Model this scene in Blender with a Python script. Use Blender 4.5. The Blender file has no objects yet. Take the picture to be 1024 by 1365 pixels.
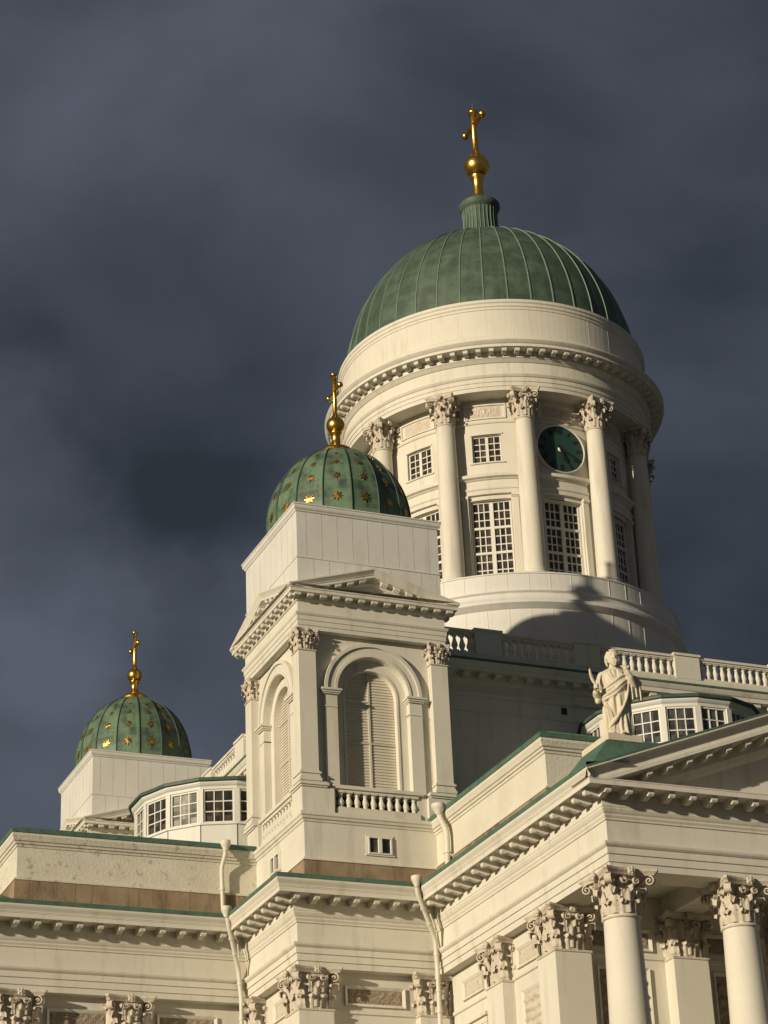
import bpy, math, random
from mathutils import Matrix, Vector, noise
PI = math.pi
R = math.radians
random.seed(7)
scene = bpy.context.scene
COL = scene.collection

# ------------------------------------------------------------------ camera
cam_d = bpy.data.cameras.new('camera')
cam = bpy.data.objects.new('camera', cam_d)
COL.objects.link(cam)
cam_d.sensor_fit = 'HORIZONTAL'
cam_d.sensor_width = 36.0
cam_d.lens = 36.0 * 3096.47 / 1024.0
cam_d.clip_start = 0.5
cam_d.clip_end = 6000
YAW, PITCH, ROLL = R(23.20272867), R(25.68169849), R(-2.54423487)
fw = Vector((math.sin(YAW) * math.cos(PITCH), math.cos(YAW) * math.cos(PITCH), math.sin(PITCH)))
rt = Vector((math.cos(YAW), -math.sin(YAW), 0))
up = rt.cross(fw)
rt2 = rt * math.cos(ROLL) + up * math.sin(ROLL)
up2 = -rt * math.sin(ROLL) + up * math.cos(ROLL)
mw = Matrix((rt2, up2, -fw)).transposed().to_4x4()
mw.translation = Vector((-51.126, -103.112, -22.411))
cam.matrix_world = mw
scene.camera = cam

# ------------------------------------------------------------------ light
SUN_DIR = Vector((-0.9009, -0.3898, 0.1908)).normalized()     # towards the sun
sun_d = bpy.data.lights.new('sun', 'SUN')
sun_d.energy = 4.6
sun_d.angle = R(0.9)
sun_d.color = (1.0, 0.865, 0.65)
sun = bpy.data.objects.new('sun', sun_d)
COL.objects.link(sun)
sun.rotation_euler = SUN_DIR.to_track_quat('Z', 'Y').to_euler()

world = bpy.data.worlds.new('World')
scene.world = world
world.use_nodes = True
nt = world.node_tree
nt.nodes.clear()
def wn(t, **k):
    n = nt.nodes.new(t)
    for a, b in k.items():
        setattr(n, a, b)
    return n
wout = wn('ShaderNodeOutputWorld')
bg = wn('ShaderNodeBackground')
tc = wn('ShaderNodeTexCoord')
sky = wn('ShaderNodeTexSky', sky_type='NISHITA', sun_disc=False)
sky.sun_elevation = R(10.5)
sky.sun_rotation = math.atan2(SUN_DIR.x, SUN_DIR.y)
mp = wn('ShaderNodeMapping')
mp.inputs['Scale'].default_value = (1.0, 1.0, 1.6)
mp.inputs['Location'].default_value = (0.35, 0.1, 0.22)
n1 = wn('ShaderNodeTexNoise')
n1.inputs['Scale'].default_value = 6.0
n1.inputs['Detail'].default_value = 6
n1.inputs['Roughness'].default_value = 0.48
n1.inputs['Distortion'].default_value = 0.3
ramp = wn('ShaderNodeValToRGB')
cr = ramp.color_ramp
cr.elements[0].position = 0.20
cr.elements[0].color = (0.019, 0.022, 0.028, 1)
cr.elements[1].position = 0.80
cr.elements[1].color = (0.091, 0.101, 0.127, 1)
e = cr.elements.new(0.5)
e.color = (0.052, 0.058, 0.0745, 1)
# Nishita daylight above a closed storm-cloud deck that lets a little of it through
sc_ = wn('ShaderNodeVectorMath', operation='SCALE')
sc_.inputs['Scale'].default_value = 0.006
addn = wn('ShaderNodeVectorMath', operation='ADD')
L = nt.links.new
L(tc.outputs['Generated'], mp.inputs['Vector'])
L(mp.outputs['Vector'], n1.inputs['Vector'])
fac = n1.outputs['Fac']
n3 = wn('ShaderNodeTexNoise')                             # ragged edges for the cloud banks
n3.inputs['Scale'].default_value = 13.0
n3.inputs['Detail'].default_value = 6
n3.inputs['Roughness'].default_value = 0.55
L(tc.outputs['Generated'], n3.inputs['Vector'])
nv = wn('ShaderNodeVectorMath', operation='MULTIPLY_ADD')
nv.inputs[1].default_value = (0.11, 0.11, 0.11)
L(n3.outputs['Color'], nv.inputs[0])
off = wn('ShaderNodeVectorMath', operation='ADD')
off.inputs[1].default_value = (-0.055, -0.055, -0.055)
L(tc.outputs['Generated'], off.inputs[0])
L(off.outputs['Vector'], nv.inputs[2])
nz_ = wn('ShaderNodeVectorMath', operation='NORMALIZE')
L(nv.outputs['Vector'], nz_.inputs[0])
# broad banks of thicker and thinner cloud, each about a direction in the sky
for d_, deg, wgt in (((0.20, 0.78, 0.59), 11, 0.10), ((0.28, 0.80, 0.53), 8, 0.05), ((0.235, 0.85, 0.475), 7.5, -0.24), ((0.205, 0.885, 0.425), 4.5, 0.34),
                     ((0.485, 0.755, 0.44), 7, -0.20), ((0.47, 0.72, 0.50), 4, 0.10), ((0.46, 0.69, 0.57), 6, -0.06), ((0.25, 0.91, 0.34), 6, 0.15)):
    dp = wn('ShaderNodeVectorMath', operation='DOT_PRODUCT')
    dp.inputs[1].default_value = Vector(d_).normalized()
    L(nz_.outputs['Vector'], dp.inputs[0])
    mr = wn('ShaderNodeMapRange', interpolation_type='SMOOTHSTEP')
    mr.inputs['From Min'].default_value = math.cos(R(deg))
    mr.inputs['From Max'].default_value = 1.0
    mr.inputs['To Min'].default_value = 0.0
    mr.inputs['To Max'].default_value = wgt
    L(dp.outputs['Value'], mr.inputs['Value'])
    ad = wn('ShaderNodeMath', operation='ADD')
    L(fac, ad.inputs[0])
    L(mr.outputs['Result'], ad.inputs[1])
    fac = ad.outputs['Value']
L(fac, ramp.inputs['Fac'])
L(sky.outputs['Color'], sc_.inputs[0])
L(ramp.outputs['Color'], addn.inputs[0])
L(sc_.outputs['Vector'], addn.inputs[1])
L(addn.outputs['Vector'], bg.inputs['Color'])
bg.inputs['Strength'].default_value = 1.0
L(bg.outputs['Background'], wout.inputs['Surface'])

scene.view_settings.view_transform = 'Standard'
scene.view_settings.look = 'None'
scene.view_settings.exposure = 0.0
scene.view_settings.gamma = 1.0

# ------------------------------------------------------------------ materials
def new_mat(name, rough=0.8, metal=0.0):
    m = bpy.data.materials.new(name)
    m.use_nodes = True
    t = m.node_tree
    b = t.nodes['Principled BSDF']
    b.inputs['Roughness'].default_value = rough
    b.inputs['Metallic'].default_value = metal
    return m, t, b

def mottled(name, c1, c2, scale=1.5, rough=0.8, bump=0.0, bump_scale=20.0, metal=0.0,
            dirt=None, dirt_pos=(0.55, 0.7), dirt_scale=1.0, streak=1.0, detail=6.0):
    m, t, b = new_mat(name, rough, metal)
    if not metal:                                    # paints and stones are a little darker than they look in sun
        c1, c2 = [v * 0.85 for v in c1], [v * 0.85 for v in c2]
        dirt = dirt and [v * 0.85 for v in dirt]
    N, K = t.nodes, t.links.new
    co = N.new('ShaderNodeTexCoord')
    n = N.new('ShaderNodeTexNoise')
    n.inputs['Scale'].default_value = scale
    n.inputs['Detail'].default_value = detail
    n.inputs['Roughness'].default_value = 0.6
    K(co.outputs['Object'], n.inputs['Vector'])
    r = N.new('ShaderNodeValToRGB')
    r.color_ramp.elements[0].position = 0.32
    r.color_ramp.elements[1].position = 0.68
    r.color_ramp.elements[0].color = (*c1, 1)
    r.color_ramp.elements[1].color = (*c2, 1)
    K(n.outputs['Fac'], r.inputs['Fac'])
    col = r.outputs['Color']
    if dirt:
        mpn = N.new('ShaderNodeMapping')
        mpn.inputs['Scale'].default_value = (1, 1, 1.0 / streak)
        K(co.outputs['Object'], mpn.inputs['Vector'])
        d = N.new('ShaderNodeTexNoise')
        d.inputs['Scale'].default_value = dirt_scale
        d.inputs['Detail'].default_value = 8
        d.inputs['Roughness'].default_value = 0.65
        K(mpn.outputs['Vector'], d.inputs['Vector'])
        dr = N.new('ShaderNodeValToRGB')
        dr.color_ramp.elements[0].position = dirt_pos[0]
        dr.color_ramp.elements[1].position = dirt_pos[1]
        K(d.outputs['Fac'], dr.inputs['Fac'])
        mx = N.new('ShaderNodeMix')
        mx.data_type = 'RGBA'
        K(dr.outputs['Color'], mx.inputs['Factor'])
        K(col, mx.inputs['A'])
        mx.inputs['B'].default_value = (*dirt, 1)
        col = mx.outputs['Result']
    K(col, b.inputs['Base Color'])
    if bump:
        bn = N.new('ShaderNodeTexNoise')
        bn.inputs['Scale'].default_value = bump_scale
        bn.inputs['Detail'].default_value = 4
        K(co.outputs['Object'], bn.inputs['Vector'])
        bp = N.new('ShaderNodeBump')
        bp.inputs['Strength'].default_value = bump
        bp.inputs['Distance'].default_value = 0.05
        K(bn.outputs['Fac'], bp.inputs['Height'])
        K(bp.outputs['Normal'], b.inputs['Normal'])
    return m

PLASTER = mottled('lime plaster', (0.695, 0.66, 0.56), (0.755, 0.72, 0.615), 0.5, 0.85, 0.10, 9.0,
                  dirt=(0.51, 0.465, 0.375), dirt_pos=(0.53, 0.80), dirt_scale=1.7, streak=9.0)
WEATHERED = mottled('flaking plaster', (0.66, 0.62, 0.51), (0.74, 0.70, 0.585), 0.8, 0.9, 0.35, 8.0,
                    dirt=(0.40, 0.37, 0.29), dirt_pos=(0.555, 0.68), dirt_scale=2.6, streak=1.0)
_t = WEATHERED.node_tree
_mx = next(n for n in _t.nodes if n.type == 'MIX')
_co = next(n for n in _t.nodes if n.type == 'TEX_COORD')
_sep = _t.nodes.new('ShaderNodeSeparateXYZ')
_t.links.new(_co.outputs['Object'], _sep.inputs['Vector'])
_mr = _t.nodes.new('ShaderNodeMapRange')                # only the arm that takes the weather has lost its paint
_mr.inputs['From Min'].default_value = -15.0
_mr.inputs['From Max'].default_value = -21.0
_t.links.new(_sep.outputs['X'], _mr.inputs['Value'])
_src = _mx.inputs['Factor'].links[0].from_socket
_mu = _t.nodes.new('ShaderNodeMath')
_mu.operation = 'MULTIPLY'
_t.links.new(_src, _mu.inputs[0])
_t.links.new(_mr.outputs['Result'], _mu.inputs[1])
_t.links.new(_mu.outputs['Value'], _mx.inputs['Factor'])
PANEL = mottled('painted sheet metal', (0.70, 0.685, 0.635), (0.76, 0.745, 0.69), 0.6, 0.6, 0.12, 3.0,
                dirt=(0.56, 0.53, 0.46), dirt_pos=(0.55, 0.85), dirt_scale=1.2, streak=6.0)
ORNAMENT = mottled('weathered ornament', (0.56, 0.49, 0.39), (0.69, 0.62, 0.51), 5.0, 0.9, 0.4, 18.0,
                   dirt=(0.36, 0.29, 0.22), dirt_pos=(0.55, 0.75), dirt_scale=4.0)
RELIEF = mottled('sooty relief', (0.26, 0.20, 0.14), (0.46, 0.38, 0.28), 6.0, 0.9, 0.8, 12.0)
GRANITE = mottled('brown granite', (0.27, 0.195, 0.12), (0.39, 0.29, 0.185), 1.2, 0.85, 0.3, 14.0,
                  dirt=(0.12, 0.075, 0.045), dirt_pos=(0.48, 0.70), dirt_scale=1.6, streak=6.0)
TRIM = mottled('green copper trim', (0.055, 0.115, 0.082), (0.105, 0.195, 0.142), 2.5, 0.65, 0.2, 10.0,
               dirt=(0.04, 0.07, 0.05), dirt_pos=(0.58, 0.75), dirt_scale=2.5)
GOLD = mottled('gilding', (0.80, 0.45, 0.08), (0.95, 0.58, 0.13), 3.0, 0.27, 0.15, 8.0, metal=1.0)
STARGOLD = mottled('worn gilding', (0.50, 0.25, 0.06), (0.80, 0.47, 0.11), 6.0, 0.33, 0.15, 10.0, metal=1.0)
FRAME = mottled('white window paint', (0.74, 0.71, 0.62), (0.80, 0.77, 0.68), 3.0, 0.6)
STONE = mottled('statue stone', (0.66, 0.59, 0.45), (0.76, 0.69, 0.545), 3.0, 0.85, 0.3, 25.0,
                dirt=(0.42, 0.33, 0.23), dirt_pos=(0.55, 0.75), dirt_scale=3.0)
PIPE = mottled('pipe paint', (0.66, 0.63, 0.52), (0.74, 0.71, 0.60), 2.0, 0.55)
LOUVRE = mottled('shutter paint', (0.64, 0.59, 0.47), (0.70, 0.65, 0.53), 1.5, 0.75)
DIAL = mottled('green dial', (0.017, 0.055, 0.043), (0.025, 0.070, 0.054), 1.2, 0.45)
INK = mottled('black paint', (0.008, 0.010, 0.010), (0.014, 0.016, 0.016), 4.0, 0.6)
SEAM = mottled('dusty sheet joint', (0.47, 0.455, 0.41), (0.58, 0.565, 0.515), 2.0, 0.8)
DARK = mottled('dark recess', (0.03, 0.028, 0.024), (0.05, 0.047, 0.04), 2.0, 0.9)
PAVE = mottled('granite setts', (0.13, 0.12, 0.105), (0.19, 0.175, 0.155), 0.4, 0.9, 0.4, 2.0)

def glass_mat(name, base, tint):
    m, t, b = new_mat(name, 0.06)
    N, K = t.nodes, t.links.new
    co = N.new('ShaderNodeTexCoord')
    n = N.new('ShaderNodeTexNoise')
    n.inputs['Scale'].default_value = 1.7
    n.inputs['Detail'].default_value = 3
    K(co.outputs['Object'], n.inputs['Vector'])
    r = N.new('ShaderNodeValToRGB')
    r.color_ramp.elements[0].position = 0.45
    r.color_ramp.elements[1].position = 0.75
    r.color_ramp.elements[0].color = (*base, 1)
    r.color_ramp.elements[1].color = (*tint, 1)
    K(n.outputs['Fac'], r.inputs['Fac'])
    sn = N.new('ShaderNodeVectorMath')
    sn.operation = 'SNAP'
    sn.inputs[1].default_value = (0.30, 50.0, 0.44)
    K(co.outputs['Object'], sn.inputs[0])
    wz = N.new('ShaderNodeTexWhiteNoise')
    K(sn.outputs['Vector'], wz.inputs['Vector'])
    gm = N.new('ShaderNodeMapRange')  # each pane's differing reflection is put into its base colour
    gm.inputs['To Min'].default_value = 0.55
    gm.inputs['To Max'].default_value = 1.9
    K(wz.outputs['Value'], gm.inputs['Value'])
    vs = N.new('ShaderNodeVectorMath')
    vs.operation = 'SCALE'
    K(r.outputs['Color'], vs.inputs[0])
    K(gm.outputs['Result'], vs.inputs['Scale'])
    K(vs.outputs['Vector'], b.inputs['Base Color'])
    n2 = N.new('ShaderNodeTexNoise')
    n2.inputs['Scale'].default_value = 2.5
    K(co.outputs['Object'], n2.inputs['Vector'])
    bp = N.new('ShaderNodeBump')
    bp.inputs['Strength'].default_value = 0.15
    bp.inputs['Distance'].default_value = 0.05
    K(n2.outputs['Fac'], bp.inputs['Height'])
    K(bp.outputs['Normal'], b.inputs['Normal'])
    return m
GLASS = glass_mat('window glass', (0.030, 0.028, 0.026), (0.085, 0.068, 0.052))
GREYGLASS = glass_mat('pale grey glass', (0.20, 0.20, 0.18), (0.27, 0.27, 0.24))  # paler grey base colour for the panes of one facet
PALEGLASS = glass_mat('glass with painted reflection', (0.045, 0.045, 0.047), (0.08, 0.078, 0.075))  # reflected sky is put into the paler base colour

def copper(name, sectors, course, c_dark, c_mid, c_light, blot):
    """patinated sheet copper: each sheet has its own tint, with blots and pale run-off"""
    m, t, b = new_mat(name, 0.62)
    c_dark, c_mid, c_light = ([v * 0.87 for v in c] for c in (c_dark, c_mid, c_light))
    N, K = t.nodes, t.links.new
    co = N.new('ShaderNodeTexCoord')
    sx = N.new('ShaderNodeSeparateXYZ')
    K(co.outputs['Object'], sx.inputs['Vector'])
    def mth(op, a, bb=None):
        n = N.new('ShaderNodeMath')
        n.operation = op
        for i, v in enumerate((a, bb)):
            if v is None:
                continue
            if isinstance(v, (int, float)):
                n.inputs[i].default_value = v
            else:
                K(v, n.inputs[i])
        return n.outputs[0]
    ang = mth('ARCTAN2', sx.outputs['Y'], sx.outputs['X'])
    ci = mth('FLOOR', mth('MULTIPLY', ang, sectors / (2 * PI)))
    zz = mth('MULTIPLY', sx.outputs['Z'], 1.0 / course)
    zi = mth('FLOOR', zz)
    cb = N.new('ShaderNodeCombineXYZ')
    K(ci, cb.inputs['X'])
    K(zi, cb.inputs['Y'])
    wnz = N.new('ShaderNodeTexWhiteNoise')
    wnz.noise_dimensions = '2D'
    K(cb.outputs['Vector'], wnz.inputs['Vector'])
    n = N.new('ShaderNodeTexNoise')
    n.inputs['Scale'].default_value = 1.1
    n.inputs['Detail'].default_value = 9
    n.inputs['Roughness'].default_value = 0.68
    K(co.outputs['Object'], n.inputs['Vector'])
    # run-off streaks that follow the fall of the dome
    cs = N.new('ShaderNodeCombineXYZ')
    K(mth('MULTIPLY', ang, 14.0), cs.inputs['X'])
    K(mth('MULTIPLY', sx.outputs['Z'], 0.22), cs.inputs['Y'])
    ns = N.new('ShaderNodeTexNoise')
    ns.inputs['Scale'].default_value = 1.0
    ns.inputs['Detail'].default_value = 5
    K(cs.outputs['Vector'], ns.inputs['Vector'])
    f = mth('ADD', mth('MULTIPLY', n.outputs['Fac'], 0.60), mth('MULTIPLY', wnz.outputs['Value'], 0.08))
    f = mth('ADD', f, mth('MULTIPLY', ns.outputs['Fac'], 0.25))
    r = N.new('ShaderNodeValToRGB')
    els = r.color_ramp.elements
    els[0].position = blot
    els[0].color = (*c_dark, 1)
    els[1].position = 0.78
    els[1].color = (*c_light, 1)
    e = els.new(blot + 0.13)
    e.color = (*c_mid, 1)
    K(f, r.inputs['Fac'])
    # fine cross seams between the sheets
    fr = mth('FRACT', zz)
    seam = mth('LESS_THAN', fr, 0.035)
    mx = N.new('ShaderNodeMix')
    mx.data_type = 'RGBA'
    K(mth('MULTIPLY', seam, 0.45), mx.inputs['Factor'])
    K(r.outputs['Color'], mx.inputs['A'])
    mx.inputs['B'].default_value = (*c_dark, 1)
    K(mx.outputs['Result'], b.inputs['Base Color'])
    bp = N.new('ShaderNodeBump')
    bp.inputs['Strength'].default_value = 0.35
    bp.inputs['Distance'].default_value = 0.06
    K(n.outputs['Fac'], bp.inputs['Height'])
    K(bp.outputs['Normal'], b.inputs['Normal'])
    return m
COPPER = copper('patinated copper', 40, 0.62, (0.048, 0.074, 0.050), (0.082, 0.130, 0.090), (0.125, 0.19, 0.138), 0.41)
COPPER_SMALL = copper('mottled copper', 16, 0.45, (0.045, 0.075, 0.048), (0.125, 0.20, 0.125), (0.185, 0.285, 0.18), 0.37)
RIB = mottled('pale copper seam', (0.13, 0.215, 0.15), (0.175, 0.27, 0.19), 2.0, 0.6)
DARKRIB = mottled('dark copper seam', (0.04, 0.075, 0.055), (0.06, 0.105, 0.075), 2.0, 0.6)

# ------------------------------------------------------------------ mesh builder
class MB:
    def __init__(self):
        self.v, self.f, self.m, self.s = [], [], [], []
        self.M = Matrix.Identity(4)
        self.mi = 0
        self.smooth = False
    def add(self, vs, fs, m=None, smooth=None):
        b = len(self.v)
        M = self.M
        self.v += [tuple(M @ Vector(p)) for p in vs]
        for f in fs:
            self.f.append([i + b for i in f])
            self.m.append(self.mi if m is None else m)
            self.s.append(self.smooth if smooth is None else smooth)
        return b
    def box(self, x0, x1, y0, y1, z0, z1, m=None):
        vs = [(x, y, z) for z in (z0, z1) for y in (y0, y1) for x in (x0, x1)]
        self.add(vs, [(0, 2, 3, 1), (4, 5, 7, 6), (0, 1, 5, 4), (2, 6, 7, 3), (0, 4, 6, 2), (1, 3, 7, 5)], m, False)
    def quad(self, a, b, c, d, m=None):
        self.add([a, b, c, d], [(0, 1, 2, 3)], m, False)
    def grid(self, rows, m=None, smooth=True, closed=False):
        n = len(rows[0])
        vs = [p for r in rows for p in r]
        fs = []
        for i in range(len(rows) - 1):
            for j in range(n if closed else n - 1):
                k = (j + 1) % n
                fs.append((i * n + j, i * n + k, (i + 1) * n + k, (i + 1) * n + j))
        self.add(vs, fs, m, smooth)
    def revolve(self, prof, n=24, cx=0, cy=0, m=None, smooth=False, a0=0.0, a1=2 * PI):
        """prof [(r,z) or (r,z,m)]: separate rings per segment, so edges stay crisp"""
        full = abs(a1 - a0 - 2 * PI) < 1e-6
        k = n if full else n + 1
        cs = [(math.cos(a0 + (a1 - a0) * i / n), math.sin(a0 + (a1 - a0) * i / n)) for i in range(k)]
        for p, q in zip(prof[:-1], prof[1:]):
            mm = q[2] if len(q) > 2 else m
            vs = [(cx + p[0] * c, cy + p[0] * s, p[1]) for c, s in cs] + [(cx + q[0] * c, cy + q[0] * s, q[1]) for c, s in cs]
            fs = [(i, (i + 1) % k, k + (i + 1) % k, k + i) for i in range(n)]
            self.add(vs, fs, mm, smooth)
    def lathe(self, prof, n=16, cx=0, cy=0, m=None):
        """smooth joined surface of revolution"""
        rows = [[(cx + r * math.cos(2 * PI * i / n), cy + r * math.sin(2 * PI * i / n), z) for i in range(n)] for r, z in prof]
        self.grid(rows, m, True, True)
    def sweep(self, prof, path, closed=True, m=None, smooth=False):
        """prof [(out,z[,m])] carried along the xy path (counter-clockwise = outwards right), mitred"""
        n = len(path)
        P = [Vector(p) for p in path]
        offs = []
        for i in range(n):
            d0 = (P[i] - P[i - 1]) if (closed or i > 0) else (P[1] - P[0])
            d1 = (P[(i + 1) % n] - P[i]) if (closed or i < n - 1) else (P[-1] - P[-2])
            d0.normalize()
            d1.normalize()
            n0 = Vector((d0.y, -d0.x))
            n1 = Vector((d1.y, -d1.x))
            mt = n0 + n1
            offs.append(mt / (mt.dot(n0)))
        for p, q in zip(prof[:-1], prof[1:]):
            mm = q[2] if len(q) > 2 else m
            vs = [(P[i].x + offs[i].x * p[0], P[i].y + offs[i].y * p[0], p[1]) for i in range(n)]
            vs += [(P[i].x + offs[i].x * q[0], P[i].y + offs[i].y * q[0], q[1]) for i in range(n)]
            fs = [(i, (i + 1) % n, n + (i + 1) % n, n + i) for i in range(n if closed else n - 1)]
            self.add(vs, fs, mm, smooth)
    def tube(self, pts, r, n=8, m=None, caps=True):
        P = [Vector(p) for p in pts]
        rs = r if isinstance(r, (list, tuple)) else [r] * len(P)
        rows = []
        ref = None
        for i, p in enumerate(P):
            d = (P[min(i + 1, len(P) - 1)] - P[max(i - 1, 0)]).normalized()
            if ref is None:
                ref = Vector((0, 0, 1)) if abs(d.z) < 0.9 else Vector((1, 0, 0))
            a = (ref - d * ref.dot(d)).normalized()
            ref = a
            b = d.cross(a)
            rows.append([tuple(p + (a * math.cos(2 * PI * k / n) + b * math.sin(2 * PI * k / n)) * rs[i]) for k in range(n)])
        self.grid(rows, m, True, True)
        if caps:
            self.add(rows[0], [tuple(range(n))[::-1]], m, False)
            self.add(rows[-1], [tuple(range(n))], m, False)
    def ball(self, c, r, n=16, m=None, sz=1.0):
        rows = []
        k = n // 2
        for i in range(k + 1):
            t = -PI / 2 + PI * i / k
            rows.append([(c[0] + r * math.cos(t) * math.cos(2 * PI * j / n), c[1] + r * math.cos(t) * math.sin(2 * PI * j / n),
                          c[2] + r * sz * math.sin(t)) for j in range(n)])
        self.grid(rows, m, True, True)
    def poly(self, pts, m=None):
        self.add(pts, [tuple(range(len(pts)))], m, False)
    def build(self, name, mats, parent=None, loc=None):
        me = bpy.data.meshes.new(name)
        me.from_pydata(self.v, [], self.f)
        for mt in (mats if isinstance(mats, (list, tuple)) else [mats]):
            me.materials.append(mt)
        me.polygons.foreach_set('material_index', self.m)
        me.polygons.foreach_set('use_smooth', self.s)
        me.update()
        return link(name, me, parent, loc)

def link(name, data, parent=None, loc=None):
    o = bpy.data.objects.new(name, data)
    COL.objects.link(o)
    if parent is not None:
        o.parent = parent
    if loc is not None:
        o.location = loc
    return o
def copy_tree(o, parent=None):
    c = o.copy()
    COL.objects.link(c)
    c.parent = parent
    for ch in list(o.children):
        copy_tree(ch, c)
    return c
def tag(o, label, cat, group=None):
    o['label'] = label
    o['category'] = cat
    if group:
        o['group'] = group
    return o
def T(x, y, z=0):
    return Matrix.Translation((x, y, z))
def RZ(a):
    return Matrix.Rotation(a, 4, 'Z')

# ------------------------------------------------------------------ ornament builders
def leaf(mb, rad, ang, z0, h, w, curl, M0):
    """one acanthus leaf standing against a bell of radius rad at direction ang"""
    rows = []
    nv = 8
    for j in range(nv + 1):
        t = j / nv
        if t < 0.68:
            out = rad + 0.05 * h + 0.10 * h * t
            z = z0 + h * t / 0.78
        else:
            u = (t - 0.68) / 0.32
            out = rad + 0.05 * h + 0.068 * h + curl * (math.sin(u * PI * 0.62))
            z = z0 + h * (0.872 + 0.13 * math.sin(u * PI * 0.95) - 0.16 * u * u)
        ww = w * (0.92 - 0.25 * t * t) * (0.80 + 0.24 * abs(math.sin(t * PI * 3.0 + 0.5)))
        if j == nv:
            ww *= 0.55
        row = []
        for i in range(7):
            s = -1 + i / 3.0
            d = out - 0.10 * w * s * s + (0.10 * w if i == 3 else 0) - (0.07 * w if i in (1, 5) else 0)
            row.append((d, s * ww * 0.5, z - 0.10 * h * abs(s) * t))
        rows.append(row)
    ca, sa = math.cos(ang), math.sin(ang)
    rows = [[(d * ca - y * sa, d * sa + y * ca, z) for d, y, z in r] for r in rows]
    mb.grid(rows, None, True)

def spiral(mb, c, ax_r, ax_z, side, r, width, turns=1.6, n=22):
    """volute: a ribbon rolled in the plane (ax_r, ax_z), width along side"""
    rows = []
    for i in range(n + 1):
        t = i / n
        a = PI * 0.5 - turns * 2 * PI * t
        rr = r * (1 - 0.82 * t)
        p = c + ax_r * (rr * math.cos(a)) + ax_z * (rr * math.sin(a))
        q = c + ax_r * ((rr - r * 0.20) * math.cos(a)) + ax_z * ((rr - r * 0.20) * math.sin(a))
        w = width * (0.5 - 0.05 * t) + 0.25 * width * t
        rows.append([tuple(q - side * w), tuple(p - side * w), tuple(p + side * w), tuple(q + side * w)])
    mb.grid(rows, None, False, True)

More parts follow.
